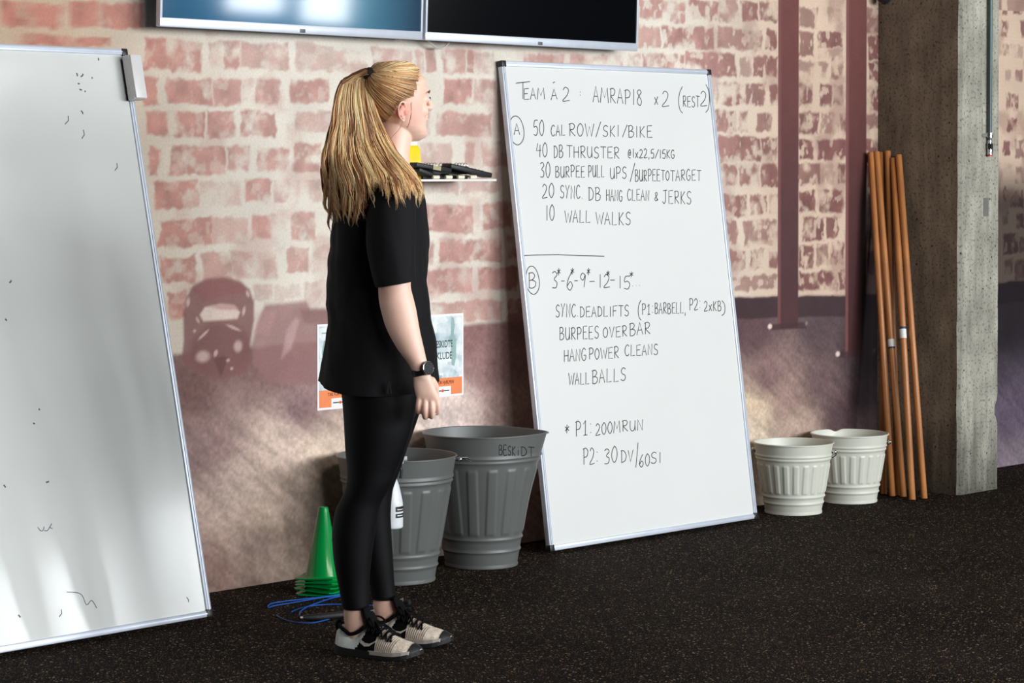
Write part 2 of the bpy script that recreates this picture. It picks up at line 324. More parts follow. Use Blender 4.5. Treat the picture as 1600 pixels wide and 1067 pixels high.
    # printed rig posts with their foot plates
    for (a, b, bot, c1, c2) in ((1217, 1248, 513, (120, 78, 76), (78, 52, 54)), (1323, 1354, 556, (128, 84, 82), (72, 42, 44))):
        top = PX([(a, 0), (b, 0)]); xa, xb = top[0][0]-.004, top[1][0]+.002; zb = PX([((a+b)/2, bot)])[0][1]
        tk = sst(0.9, 2.1, Z)[..., None]
        cc = np.array(lin(c2))*(1-tk)+np.array(lin((108, 66, 62)))*tk
        m_ = (sst(xa-.002, xa+.004, X)*(1-sst(xb-.003, xb+.003, X))*sst(zb-.004, zb+.006, Z))[..., None]; col = col*(1-m_)+cc*(.9+.2*n1)*m_
        m_ = (sst(xa-.002, xa+.004, X)*(1-sst(xa+.018, xa+.024, X))*sst(zb-.004, zb+.006, Z))[..., None]; put(m_, c1, .75)
        put(poly([(a-16, bot-6), (b+10, bot-10), (b+12, bot), (a-14, bot+3)], .004), (66, 48, 50), .8)
        put(blob(a-14, bot-3, 4, 5), (228, 205, 196)); put(blob(b+12, bot-8, 2.5, 4), (150, 120, 118), .7)
    m_ = (sst(8.99, 9.06, X)*(1-sst(1.22, 1.5, Z))*sst(.25, .6, Z))[..., None]; put(m_, (22, 14, 17), .88)
    # printed dumb-bell, then the kettlebell
    put(poly([(388, 560), (402, 505), (414, 476), (478, 470), (486, 482), (512, 482), (560, 492), (640, 520), (640, 600), (420, 600)], .012), (148, 110, 108), .85)
    put(poly([(448, 515), (462, 496), (468, 500), (455, 545), (440, 560)], .01), (196, 160, 160), .6)
    put(poly([(398, 520), (414, 484), (432, 486), (420, 525)], .012), (176, 138, 136), .6); put(poly([(468, 483), (512, 483), (560, 494), (560, 510), (475, 505)], .01), (124, 88, 86), .5)
    hand = [(287, 532), (286, 490), (291, 465), (302, 446), (322, 436), (350, 433), (375, 439), (390, 452), (397, 472), (397, 500), (390, 540), (396, 560), (380, 585), (345, 592), (300, 580), (284, 560)]
    put(poly(hand, .008), (130, 91, 88), .92)
    put(blob(346, 546, 52, 46, 0, .25), (122, 86, 83), .85); put(poly([(298, 452), (322, 438), (352, 436), (378, 443), (388, 458), (352, 462), (318, 472)], .012), (138, 92, 90), .8)
    put(poly([(312, 492), (320, 480), (345, 475), (366, 477), (375, 488), (371, 498), (345, 500), (318, 502)], .006), (216, 196, 184), .95)
    put(poly([(328, 480), (345, 475), (366, 477), (372, 484), (345, 484)], .006), (176, 130, 128), .7)
    for q in ((294, 472, 3.5, 9, -.15), (387, 459, 3, 7, .5), (381, 486, 3, 9, -.25), (309, 500, 2.5, 7, .6), (317, 557, 13, 11, 0), (372, 541, 8, 11, -.3), (337, 552, 3.5, 7, -.5), (356, 563, 4, 3, 0), (362, 576, 3, 3, 0), (318, 523, 12, 3, .6), (365, 512, 14, 3, -.35), (304, 517, 3, 3, 0)):
        put(blob(*q), (214, 186, 178), .65)
    put(poly([(334, 560), (345, 590), (356, 560), (350, 556)], .004), (90, 56, 54), .5)
    # wide tone of the print
    col = np.clip(col, 0.002, 1)
    V = np.stack([X.ravel(), np.full(X.size, 0.), Z.ravel()], 1)
    i = np.arange(nx-1); j = np.arange(nz-1)[:, None]
    a = (j*nx+i).ravel(); q = np.stack([a, a+1, a+1+nx, a+nx], 1)
    me = bpy.data.meshes.new('wallpaper'); me.vertices.add(len(V)); me.vertices.foreach_set('co', V.astype(np.float32).ravel())
    me.loops.add(q.size); me.loops.foreach_set('vertex_index', q.astype(np.int32).ravel())
    me.polygons.add(len(q)); me.polygons.foreach_set('loop_start', np.arange(0, q.size, 4, dtype=np.int32))
    me.update(); ca = me.color_attributes.new('print', 'FLOAT_COLOR', 'POINT')
    cc = np.ones((len(V), 4), np.float32); cc[:, :3] = col.reshape(-1, 3); ca.data.foreach_set('color', cc.ravel())
    m = mat('printed_wallpaper', (200, 180, 170), .72, bump=.14, bscale=130, spec=.25); nt = m.node_tree
    at = nt.nodes.new('ShaderNodeAttribute'); at.attribute_name = 'print'
    n = nt.nodes.new('ShaderNodeTexNoise'); n.inputs['Scale'].default_value = 120; n.inputs['Detail'].default_value = 4
    tc = [k for k in nt.nodes if k.type == 'TEX_COORD'][0]; nt.links.new(tc.outputs['Object'], n.inputs[0])
    r = nt.nodes.new('ShaderNodeMapRange'); r.inputs[1].default_value = .3; r.inputs[2].default_value = .7; r.inputs[3].default_value = .93; r.inputs[4].default_value = 1.07; nt.links.new(n.outputs[0], r.inputs[0])
    s = nt.nodes.new('ShaderNodeVectorMath'); s.operation = 'SCALE'; nt.links.new(at.outputs['Color'], s.inputs[0]); nt.links.new(r.outputs[0], s.inputs['Scale'])
    nt.links.new(s.outputs[0], nt.nodes['Principled BSDF'].inputs['Base Color'])
    me.materials.append(m); o = link(bpy.data.objects.new('wallpaper', me), wall_b)
    o['label'] = 'wallpaper printed with whitewashed brick, kettlebell and gym floor'
wallpaper()

# ---- concrete column
def column():
    x0, x1, y0, y1 = 9.165, 9.468, -.425, 0.0; c = .014; v = []
    zs = np.concatenate([np.arange(0, .9, .03), np.arange(.9, 4.01, .08), [4.0]]); ring = []
    for z in zs:
        chip = .026*math.exp(-((z-.345)/.035)**2)*(1+.4*math.sin(z*210)); n = (vnoise(z*14, 3.3, 4)-.5)*.006; n2 = (vnoise(z*22, 7.3, 5)-.5)*.007
        a = c+n; b = c*.4+chip+n2*.6
        v += [(x0, y1, z), (x0, y0+a, z), (x0+a, y0, z), (x1-b, y0, z), (x1, y0+b*1.2, z), (x1, y1, z)]
    return v, grid_faces(len(zs), 6)
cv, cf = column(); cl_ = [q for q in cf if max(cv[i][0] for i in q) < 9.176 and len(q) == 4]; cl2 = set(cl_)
col = tag(obj('concrete_column', [(cv, [q for q in cf if q not in cl2], 0), (cv, cl_, 1)], [concrete_mat('board_marked_concrete', (158, 156, 144)), concrete_mat('brown_shaded_concrete', (122, 108, 92))], smooth=False), kind='structure')  # browner left face: part of its shade is put into the colour
col['label'] = 'square raw concrete column with a chipped edge'
obj('chalk_patch', [box(9.345, 9.385, -.4262, -.425, 1.19, 1.27)], mat('grey_patch', (104, 104, 98), .8, noise=.1), col, smooth=False)

# ================================================================ WALL THINGS
M_alu = mat('brushed_aluminium', (196, 202, 210), .32, .85, noise=.05, nscale=60, stretch=(1, 1, 1))
M_alu_w = mat('pale_aluminium', (206, 214, 226), .42, .35, noise=.04)
M_black = mat('black_plastic', (18, 18, 20), .45, noise=.1)
M_ink = mat('marker_ink', (16, 24, 21), .55, noise=.1)
def tv(x0, x1, on, label):
    z0 = 1.848; h = (x1-x0)*.575; t = empty('television', ((x0+x1)/2, -.085, z0), label, 'television')
    t.rotation_euler = (math.radians(2.1), 0, 0); w = (x1-x0)/2; f = .010; fb = .030; d = .022
    obj('bezel', [box(-w, w, -d, .0, 0, fb, .003), box(-w, w, -d, 0, h-f, h, .003), box(-w, -w+f, -d, 0, fb-.004, h-f+.004, .002), box(w-f, w, -d, 0, fb-.004, h-f+.004, .002)], M_alu_w, t)
    if on:
        m = mat('lit_blue_screen', (14, 44, 66), .06, noise=0, spec=.42); nt = m.node_tree; b = nt.nodes['Principled BSDF']
        tc = [k for k in nt.nodes if k.type == 'TEX_COORD'][0]; sx = nt.nodes.new('ShaderNodeSeparateXYZ'); nt.links.new(tc.outputs['Object'], sx.inputs[0])
        cr = nt.nodes.new('ShaderNodeValToRGB'); mr = nt.nodes.new('ShaderNodeMapRange'); mr.inputs[1].default_value = -w; mr.inputs[2].default_value = w
        nt.links.new(sx.outputs[0], mr.inputs[0]); nt.links.new(mr.outputs[0], cr.inputs[0])
        e = cr.color_ramp.elements; e[0].color = (*lin((42, 92, 124)), 1); e[1].color = (*lin((52, 66, 78)), 1); e[1].position = .98
        q = e.new(.35); q.color = (*lin((58, 128, 172)), 1); q = e.new(.75); q.color = (*lin((86, 146, 172)), 1)
        nt.links.new(cr.outputs[0], b.inputs['Emission Color']); b.inputs['Emission Strength'].default_value = .42
    else:
        m = mat('dark_glass_screen', (7, 9, 12), .10, spec=.35)
    obj('screen', [box(-w+f, w-f, -d+.004, -.003, fb, h-f)], m, t, smooth=False)
    obj('back_housing', [box(-w+.05, w-.05, -.002, .035, .05, h-.05, .01)], M_black, t)
    obj('wall_bracket', [box(-.2, .2, .03, .082, .2, .45)], M_black, t, smooth=False)
    obj('sensor_window', [box(-.012+.02, .012+.02, -d-.0015, -d+.002, .004, .016, .001)], mat('grey_sensor', (90, 90, 92), .4), t)
    return t
tv(5.083, 6.255, True, 'left wall television with silver frame and a blue lit screen')
tv(6.268, 7.418, False, 'right wall television with silver frame and a dark switched-off screen')
pts = catmull([ony(668, 62, -.05), ony(674, 69, -.045), ony(684, 75, -.04), ony(694, 74, -.04), ony(702, 66, -.05)], 6)
tag(obj('television_cable', [tube(pts, .0035, 6)], mat('white_cable', (190, 186, 180), .5)), 'thin white cable looping below the two televisions', 'cable')
pts = [ony(x, y, -.03) for x, y in ((1363, -8), (1370, 0), (1378, 5), (1388, 3))]
tag(obj('wall_speaker', [ellip(ony(1381, -3, -.06), (.03, .03, .028)), tube([ony(1372, -6, -.01), ony(1381, -3, -.06)], .012, 8)], mat('black_speaker_plastic', (30, 30, 34), .35)), 'small rounded black fitting at the top beside the concrete column', 'lamp fitting')

def board(name, xl, xr_, yb_l, yb_r, ztop, label):
    """whiteboard leaning on the wall; returns the Empty and the plane frame"""
    o = Vector((xl, yb_l, 0.012)); ex = Vector((xr_-xl, yb_r-yb_l, 0)); wid = ex.length; ex.normalize()
    tl = Vector((xl, -.022, ztop)); ez = (tl-o); ez = (ez-ex*ez.dot(ex)); hgt = ez.length; ez.normalize(); ey = ez.cross(ex)
    t = bpy.data.objects.new(name, None); link(t); tag(t, label, 'whiteboard')
    t.matrix_world = Matrix(((ex.x, ey.x, ez.x, o.x), (ex.y, ey.y, ez.y, o.y), (ex.z, ey.z, ez.z, o.z), (0, 0, 0, 1)))
    return t, o, ex, ey, ez, wid, hgt
M_white = mat('glossy_white_enamel', (221, 223, 221), .22, noise=.015, nscale=2, spec=.5)
def board_parts(t, wid, hgt, M_s):
    f = .020; d = .012
    obj('writing_surface', [box(f*.5, wid-f*.5, -.003, .012, f*.5, hgt-f*.5)], M_s, t, smooth=False)
    for nm, b in (('frame_rail', (f, wid-f, -.008, .014, 0, f)), ('frame_rail', (f, wid-f, -.008, .014, hgt-f, hgt)), ('frame_rail', (0, f, -.008, .014, f, hgt-f)), ('frame_rail', (wid-f, wid, -.008, .014, f, hgt-f))):
        x0, x1, y0, y1, z0, z1 = b
        g = [box(*b, .003)]
        if x1-x0 > z1-z0: g.append(box(x0, x1, -.010, -.004, (z0+z1)/2-.002, (z0+z1)/2+.002))
        else: g.append(box((x0+x1)/2-.002, (x0+x1)/2+.002, -.010, -.004, z0, z1))
        obj(nm, g, M_alu_w, t)
    for x in (0, wid-.022):
        for z in (-.001, hgt-.023):
            obj('corner_cap', [box(x-.001, x+.023, -.0105, .016, z, z+.024, .003)], M_black, t)
RB = board('whiteboard', 6.735, 7.943, -.268, -.280, 1.792, 'whiteboard full of handwritten workout notes leaning on the brick-print wall')
LBd = board('whiteboard', 3.847, 5.045, -.425, -.395, 1.776, 'empty smudged whiteboard at the left edge leaning on the wall')
board_parts(RB[0], RB[5], RB[6], M_white)
M_white2 = mat('worn_white_enamel', (214, 217, 214), .10, noise=.03, nscale=3, spec=.24)
board_parts(LBd[0], LBd[5], LBd[6], M_white2)
def to_board(B, x, y):
    t, o, ex, ey, ez, wid, hgt = B; k = Vector(ray(x, y)); c = Vector(CP); s = (o-c).dot(ey)/k.dot(ey); p = c+k*s-o
    return p.dot(ex), p.dot(ez)

# ---- stroke lettering
G = {
'A': [[(0, 0), (.45, 1), (.95, 0)], [(.2, .38), (.78, .38)]],
'B': [[(.12, 0), (.12, 1)], [(.0, .95), (.5, 1), (.8, .8), (.5, .55), (.15, .5)], [(.4, .54), (.9, .4), (.85, .12), (.5, 0), (.1, .02)]],
'C': [[(.9, .85), (.6, 1), (.25, .85), (.05, .45), (.3, .05), (.65, 0), (.95, .15)]],
'D': [[(.15, 0), (.15, 1)], [(0, .97), (.5, .95), (.9, .6), (.75, .15), (.1, 0)]],
'E': [[(.9, 1), (.12, .97), (.12, 0), (.95, .02)], [(.12, .52), (.75, .54)]],
'F': [[(.95, 1), (.12, .97), (.12, 0)], [(.12, .5), (.75, .54)]],
'G': [[(.85, .85), (.5, 1), (.1, .7), (.1, .25), (.5, 0), (.85, .15), (.88, .42), (.5, .42)]],
'H': [[(.1, 0), (.1, 1)], [(.9, 0), (.9, 1)], [(.1, .5), (.9, .52)]],
'I': [[(.5, 0), (.5, 1)]],
'J': [[(.2, .95), (.95, 1)], [(.65, 1), (.65, .25), (.4, 0), (.05, .15)]],
'K': [[(.12, 0), (.12, 1)], [(.85, 1), (.15, .48), (.9, 0)]],
'L': [[(.15, 1), (.12, 0), (.9, .04)]],
'M': [[(0, 0), (.15, 1), (.5, .35), (.85, 1), (.98, 0)]],
'N': [[(.08, 0), (.12, 1), (.85, 0), (.9, 1)]],
'O': [[(.5, 1), (.12, .75), (.08, .3), (.45, 0), (.85, .25), (.88, .7), (.5, 1)]],
'P': [[(.15, 0), (.15, 1)], [(0, .92), (.5, 1), (.9, .8), (.7, .5), (.15, .45)]],
'R': [[(.15, 0), (.15, 1)], [(0, .92), (.5, 1), (.85, .8), (.6, .52), (.18, .48), (.92, 0)]],
'S': [[(.88, .88), (.5, 1), (.15, .8), (.3, .55), (.75, .42), (.85, .18), (.5, 0), (.05, .12)]],
'T': [[(0, 1), (1, .98)], [(.5, 1), (.5, 0)]],
'U': [[(.1, 1), (.1, .3), (.4, 0), (.8, .2), (.88, 1)], [(.88, .5), (.92, 0)]],
'V': [[(.05, 1), (.45, 0), (.92, 1)]],
'W': [[(0, 1), (.25, 0), (.5, .8), (.72, 0), (1, 1)]],
'X': [[(.05, .9), (.9, .1)], [(.85, .95), (.1, 0)]],
'Y': [[(.05, 1), (.45, .5), (.9, 1)], [(.45, .5), (.3, 0)]],
'0': [[(.5, 1), (.1, .7), (.1, .25), (.5, 0), (.88, .3), (.85, .75), (.5, 1)]],
'1': [[(.5, 1), (.5, 0)]],
'!': [[(.2, .75), (.55, 1), (.5, 0)], [(.2, 0), (.85, .02)]],
'2': [[(.1, .8), (.4, 1), (.8, .8), (.6, .4), (.05, .0), (.95, .05)]],
'3': [[(.1, .9), (.5, 1), (.85, .8), (.4, .55), (.85, .35), (.7, .05), (.1, .05)]],
'4': [[(.25, 1), (.05, .45), (.9, .5)], [(.75, .9), (.7, 0)]],
'5': [[(.9, 1), (.3, .97), (.15, .55), (.6, .6), (.9, .35), (.65, .0), (.1, .05)]],
'6': [[(.75, 1), (.25, .6), (.1, .2), (.5, 0), (.85, .25), (.55, .48), (.15, .25)]],
'8': [[(.8, .85), (.45, 1), (.15, .8), (.8, .3), (.6, 0), (.15, .15), (.3, .5), (.8, .85)]],
'9': [[(.85, .85), (.4, 1), (.1, .7), (.5, .5), (.85, .85), (.65, 0)]],
'*': [[(.1, .75), (.9, .3)], [(.9, .8), (.1, .25)], [(.5, 1), (.45, 0)]],
'-': [[(0, .5), (1, .5)]], '/': [[(0, 0), (1, 1)]], '.': [[(.45, .0), (.55, .04)]], ',': [[(.5, .08), (.35, -.2)]],
':': [[(.45, .15), (.55, .2)], [(.45, .7), (.55, .75)]],
'(': [[(.9, 1.0), (.3, .75), (.1, .45), (.35, .15), (.95, 0)]], ')': [[(.1, 1.0), (.7, .8), (.9, .45), (.7, .15), (.1, 0)]],
'&': [[(.9, .2), (.4, 0), (.1, .25), (.75, .75), (.5, 1), (.25, .75), (.85, 0)]],
'@': [[(.7, .6), (.4, .6), (.4, .3), (.7, .35), (.75, .7), (.5, .95), (.1, .6), (.2, .1), (.75, 0)]],
'x': [[(.1, .6), (.85, .0)], [(.85, .65), (.1, 0)]],
'i': [[(.5, 0), (.5, .6)], [(.48, .85), (.55, .9)]],
"'": [[(.3, .7), (.8, 1.05)]],
}
NARROW = {'I': .35, '1': .4, '.': .3, ',': .35, ':': .35, "i": .3}
WORDS = """T 805 156 827 153 27|EAM 817 156 850 155 18|A 860 156 870 155 17|' 861 133 867 133 5|2 877.6 158 889.6 158 21|: 902 150 909 150 9|AMRAP18 925.6 160 1003 164.5 24|x 1021 164 1028 164 20|2 1033 166.4 1045 166.6 25|( 1058.5 176 1066 176 43|REST 1066 167 1092 168 17|2 1093 165 1104 166 23|) 1101 176 1108 176 42|
A 802 211 811.6 211 18|50 832 212 849.4 212 24|CAL 859.6 212 882.4 212 16.5|ROW 888 213 927 213.5 20|/ 930 215 937.6 215 23|SKI 940.6 213.5 967 213.5 17|/ 971.5 215 979 215 20|BIKE 980.5 214.5 1018.5 214.5 18|
40 837 245 854.5 245.5 22|DB 864 246.5 879 246.5 19|THRUSTER 884.5 246.5 967 247.5 18|@1x22,5/15KG 980 247 1053 247.5 14|
30 842.5 277 859 277 24|BURPEE 866.5 277.5 913 277 18|PULL 918 277 943.5 277 19|UPS 952 279.5 978.4 279.5 18|/ 983.5 284 991 284 30|BURPEE 991 283.5 1030.5 283.5 18|TO 1032 282 1045 282 16|TARGET 1046.5 283 1094.5 282.5 17|
20 846 309 865 309 22|SYNC. 874 310 910 310.5 20|DB 918 313 937.6 313.5 20|HANG 946 314.5 971.5 314.5 18|CLEAN 979 313.5 1013.5 313.5 17|& 1021.6 314.5 1027.6 314 13|JERKS 1033.6 318 1079.5 319 20|
10 851.5 344.5 865.6 344 24|WALL 881.5 348 922 348 19|WALKS 930 350.5 985 352 20|
B 824.5 450 837 450 24|3 861 451 870.5 451 26|* 869 430 875 430 11|- 876 443 881 443 8|6 884 454 895 454 28|* 890 429 896.5 429 10|- 896.5 443 901.5 443 8|9 905 449 915 449 22|* 915.5 430 921.5 430 11|- 920 444 928 443.5 8|12 934 449.5 952.5 449.5 20|* 946 432 952 432 9|- 952.5 442 959.5 442 8|15 965 451 984 451 20|* 982 433 989 433 9|... 986 447 1000 446 6|
SYNC. 867 496 903 495 20|DEADLIFTS 905 495.5 982 494 16.5|( 995.5 499.5 1001 499.5 32|P!: 1002 491.5 1020 491 17|BARBELL, 1022 490.5 1071 489.5 17|P2: 1076 484.5 1094 484 18|2xKB 1099 486 1126 485.5 16|) 1126 493 1132.5 493 24|
BURPEES 873 531.5 935 529 20|OVER 941 528 979 525.5 16|BAR 982.5 525 1015.5 521.5 19|HANG 880 565 915 563 19|POWER 919 562 966 559 17.5|CLEANS 975 556.5 1027.5 554 17|WALL 887.5 601 920 600 19|BALLS 924 600 977.5 595 21|
* 881 677 889 677 13|P!: 898 681.5 924 680 23|200M 929.5 680 968 676 18|RUN 971 674.5 1004 671.5 17|P2: 910 725.5 934 725 25|30 942.5 726 964 722 25|DV 969 723 989 721 19|/ 992.5 731 996 731 40|60 997.5 729.5 1014.5 728 20|SI 1015.5 725 1032.5 723 17"""
def ribbon(pts, w, th=.0006):
    """flat ink line in the board's own x/z plane"""
    v = []; n = len(pts)
    for i in range(n):
        a = pts[max(i-1, 0)]; b = pts[min(i+1, n-1)]; dx, dz = b[0]-a[0], b[1]-a[1]; L_ = math.hypot(dx, dz) or 1
        nx_, nz_ = -dz/L_*w/2, dx/L_*w/2; x, z = pts[i]
        v += [(x+nx_, 0, z+nz_), (x-nx_, 0, z-nz_), (x-nx_, -th, z-nz_), (x+nx_, -th, z+nz_)]
    return v, grid_faces(n, 4)
def word_strokes(txt, x0, ya, x1, yb, h):
    wts = [NARROW.get(c, .75 if c not in 'MW' else 1.0) for c in txt]; tot = sum(wts)+.16*(len(txt)-1); pos = 0; out = []
    for c, w in zip(txt, wts):
        jy = R.uniform(-.03, .03); js = R.uniform(.95, 1.05)
        for st in G[c]:
            pl = catmull(st, 5) if len(st) > 3 and c not in 'MWNLEAFKZ' else np.array(st, float)
            if len(pl) < 4: pl = np.array([pl[0]+(pl[-1]-pl[0])*0 if len(pl) == 1 else p for p in pl])
            q = []
            for (a, b) in pl:
                t = (pos+a*w)/tot; q.append((x0+(x1-x0)*t, ya+(yb-ya)*t - (b*js+jy)*h))
            out.append(q)
        pos += w+.16
    return out
def write_board():
    g = []
    for s in WORDS.replace('\n', '').split('|'):
        p = s.split(' '); txt = p[0]; x0, ya, x1, yb, h = map(float, p[1:])
        for st in word_strokes(txt, x0, ya, x1, yb, h): g.append([to_board(RB, a, b) for a, b in st])
    for (cx, cy, rx, ry) in ((806, 204, 11.5, 22.5), (831, 438, 10.5, 22)):
        g.append([to_board(RB, cx+rx*math.cos(t)*(1+.03*math.sin(3*t))+ry*.08*math.sin(t), cy+ry*math.sin(t)) for t in np.linspace(-2, 4.45, 40)])
    g.append([to_board(RB, x, y) for x, y in ((817, 399.5), (838, 398.5), (870, 398), (905, 399.5), (943, 400.5))])
    geo = []
    for st in g:
        v, f = ribbon(st, .0031); geo.append(([(a, b-.0032, c) for a, b, c in v], f))
    tag(obj('marker_writing', geo, M_ink, RB[0], smooth=False), kind='stuff')
write_board()
# specks, smear and traces left on the empty board
sp = []
for (x, y, l, a) in ((119, 117, 5, 1.3), (127, 118, 6, -.9), (122, 131, 3, 0), (125, 140.5, 4, .3), (127, 176, 6, 1.1), (103, 188, 14, -1.2), (128, 210, 14, -1.4), (152.5, 93, 4, 1.4), (132, 143, 2, 0), (143, 122, 2, 0), (180, 261, 12, -1.3), (29, 963, 5, .9), (93, 958, 12, -1.3), (292, 937, 8, 1.2), (6, 760, 5, 1), (73, 753, 5, -.4), (8, 500, 4, 1), (52, 662, 3, .5), (15, 440, 5, -1), (60, 640, 3, 1)):
    p = [to_board(LBd, x-l/2*math.cos(a), y-l/2*math.sin(a)), to_board(LBd, x+l*.2, y+l*.05), to_board(LBd, x+l/2*math.cos(a), y+l/2*math.sin(a))]
    v, f = ribbon(p, .0045 if l < 7 else .0028); sp.append(([(a_, b_-.0031, c_) for a_, b_, c_ in v], f))
for pl in (((58, 824), (62, 829), (66, 829), (68, 823)), ((68, 829), (73, 829), (77, 823), (80, 818)), ((76, 824), (81, 826)), ((103, 925), (125, 928), (134, 945), (142, 938), (150, 950))):
    v, f = ribbon([to_board(LBd, *p) for p in catmull(pl, 4)], .0022); sp.append(([(a_, b_-.0031, c_) for a_, b_, c_ in v], f))
tag(obj('marker_residue', sp, mat('grey_marker_trace', (78, 78, 80), .6, noise=.2), LBd[0], smooth=False), kind='stuff')
# eraser held by magnets at the board's upper right corner
a = to_board(LBd, 193, 92); b = to_board(LBd, 213, 160)
er = bpy.data.objects.new('board_eraser', None); link(er); er.matrix_world = LBd[0].matrix_world.copy()
tag(er, 'white plastic eraser stuck on the top right corner of the empty whiteboard', 'board eraser')
ex0, ez0 = a[0]-.020, a[1]; h = a[1]-b[1]
obj('eraser_body', [box(ex0, ex0+.045, -.058, -.016, ez0-h, ez0, .003), box(ex0-.002, ex0+.047, -.050, -.030, ez0-h-.001, ez0-h+.012, .002), box(ex0-.002, ex0+.047, -.050, -.030, ez0-.012, ez0+.001, .002)], mat('white_hard_plastic', (214, 214, 212), .35, noise=.03), er)
obj('felt_pad', [box(ex0+.001, ex0+.044, -.017, -.0112, ez0-h+.002, ez0-.001, .003)], mat('black_felt', (14, 14, 15), .95, bump=.6, bscale=300), er)

# ---- posters
def textmesh(s, size, m, parent, loc, rot=(math.radians(90), 0, 0), name='lettering', ext=.0002, sx=1., align='LEFT'):
    c = bpy.data.curves.new('t', 'FONT'); c.body = s; c.size = size; c.extrude = ext; c.offset = size*.012; c.align_x = align; o = bpy.data.objects.new('t', c); SC.collection.objects.link(o)
    bpy.context.view_layer.update(); dg = bpy.context.evaluated_depsgraph_get(); me = bpy.data.meshes.new_from_object(o.evaluated_get(dg)); bpy.data.objects.remove(o)
    for v in me.vertices: v.co.x *= sx
    me.materials.clear(); me.materials.append(m); n = link(bpy.data.objects.new(name, me), parent); n.location = loc; n.rotation_euler = rot; return n
def art_mat():
    m = mat('pale_room_photo_print', (196, 212, 216), .35); nt = m.node_tree; N = nt.nodes; L = nt.links
    tc = [k for k in N if k.type == 'TEX_COORD'][0]
    vo = N.new('ShaderNodeTexVoronoi'); vo.inputs['Scale'].default_value = 26; vo.distance = 'CHEBYCHEV'; L.new(tc.outputs['Object'], vo.inputs['Vector'])
    n = N.new('ShaderNodeTexNoise'); n.inputs['Scale'].default_value = 22; n.inputs['Detail'].default_value = 5; L.new(tc.outputs['Object'], n.inputs[0])
    s = N.new('ShaderNodeSeparateColor'); L.new(vo.outputs['Color'], s.inputs[0]); mx = N.new('ShaderNodeMath'); mx.operation = 'MULTIPLY_ADD'; mx.inputs[1].default_value = .35
    L.new(s.outputs[0], mx.inputs[0]); L.new(n.outputs[0], mx.inputs[2])
    cr = N.new('ShaderNodeValToRGB'); L.new(mx.outputs[0], cr.inputs[0]); e = cr.color_ramp.elements; e[0].position = .35; e[0].color = (*lin((140, 168, 172)), 1); e[1].position = .85; e[1].color = (*lin((236, 242, 242)), 1)
    q = e.new(.55); q.color = (*lin((196, 212, 218)), 1); L.new(cr.outputs[0], N['Principled BSDF'].inputs['Base Color']); return m
M_paper = mat('white_paper', (240, 240, 240), .4); M_or = mat('orange_print', (240, 138, 84), .4, noise=.03); M_dk = mat('dark_green_print', (30, 62, 58), .5); M_art = art_mat()
M_sage = mat('sage_green_print', (150, 180, 176), .45, noise=.1); M_pale = mat('very_pale_print', (232, 240, 242), .45)
def poster(xl, xr_, zt, zb, title, label):
    t = empty('poster', (xl, -.001, zb), label, 'poster'); w = xr_-xl; h = zt-zb; s = h/.297
    obj('paper', [box(0, w, -.0012, 0, 0, h)], M_paper, t, smooth=False)
    obj('picture_print', [box(.008, w-.008, -.0016, -.0010, .068*s, h-.008)], M_art, t, smooth=False)
    y = -.0018
    g = [[(.150, h-.012), (.160, h-.013), (.166, h-.04), (.160, h-.07), (.172, h-.10), (.172, h-.16), (.163, h-.19), (.150, h-.185), (.146, h-.13), (.150, h-.09), (.146, h-.05)]]
    if title:
        for pl in g: obj('plant_print', [([(a*w/.21, y, c) for a, c in pl]+[(a*w/.21, y-.0002, c) for a, c in pl], [tuple(range(len(pl))), tuple(range(len(pl), 2*len(pl)))])], M_sage, t, smooth=False)
        obj('title_panel', [box(.055*w/.21, .150*w/.21, y, y+.0006, .125*s, .155*s)], M_pale, t, smooth=False)
        textmesh('BESKIDTE', .036, M_dk, t, (.107*w/.21, y, .178*s), align='CENTER', sx=.64)
        textmesh('KLUDE', .036, M_dk, t, (.113*w/.21, y, .136*s), align='CENTER', sx=.72)
    else:
        obj('plant_print', [([(a*w/.21, y, c) for a, c in pl], [tuple(range(len(pl)))]) for pl in [[(.02, .2), (.03, .24), (.045, .235), (.04, .2), (.05, .17), (.03, .15)], [(.03, .08), (.05, .13), (.07, .09)], [(.02, .262), (.06, .262), (.06, .267), (.02, .267)]]], M_sage, t, smooth=False)
    obj('orange_band', [box(.008, w-.008, -.0017, -.0011, .008, .068*s)], M_or, t, smooth=False)
    textmesh('TAK FOR HJÆLPEN!', .0165, mat('brown_print', (104, 48, 26), .5), t, (w/2, -.0019, .047*s), align='CENTER', sx=.80)
    obj('logo_panel', [box(.064*w/.21, .146*w/.21, -.0019, -.0015, .008, .038*s)], M_paper, t, smooth=False)
    obj('logo', [box(.072*w/.21, .098*w/.21, -.0021, -.0018, .0205*s, .0245*s), box(.112*w/.21, .138*w/.21, -.0021, -.0018, .0205*s, .0245*s)], M_dk, t, smooth=False)
    obj('logo_sun', [ellip((.105*w/.21, -.0019, .0225*s), (.007, .0004, .005))], mat('red_orange_print', (226, 84, 36), .5), t)
tl = ony(495, 507); bl = ony(497, 641.5); tr = ony(722.5, 489); br = ony(725, 617)
pw = .212
poster(tl[0], tl[0]+pw, tl[2], bl[2], False, 'poster with orange bottom strip left of the woman, mostly hidden by her shirt')
poster(tr[0]-pw, tr[0]+.003, tr[2], br[2], True, 'pale blue poster with dark serif title and orange strip beside her wristwatch')

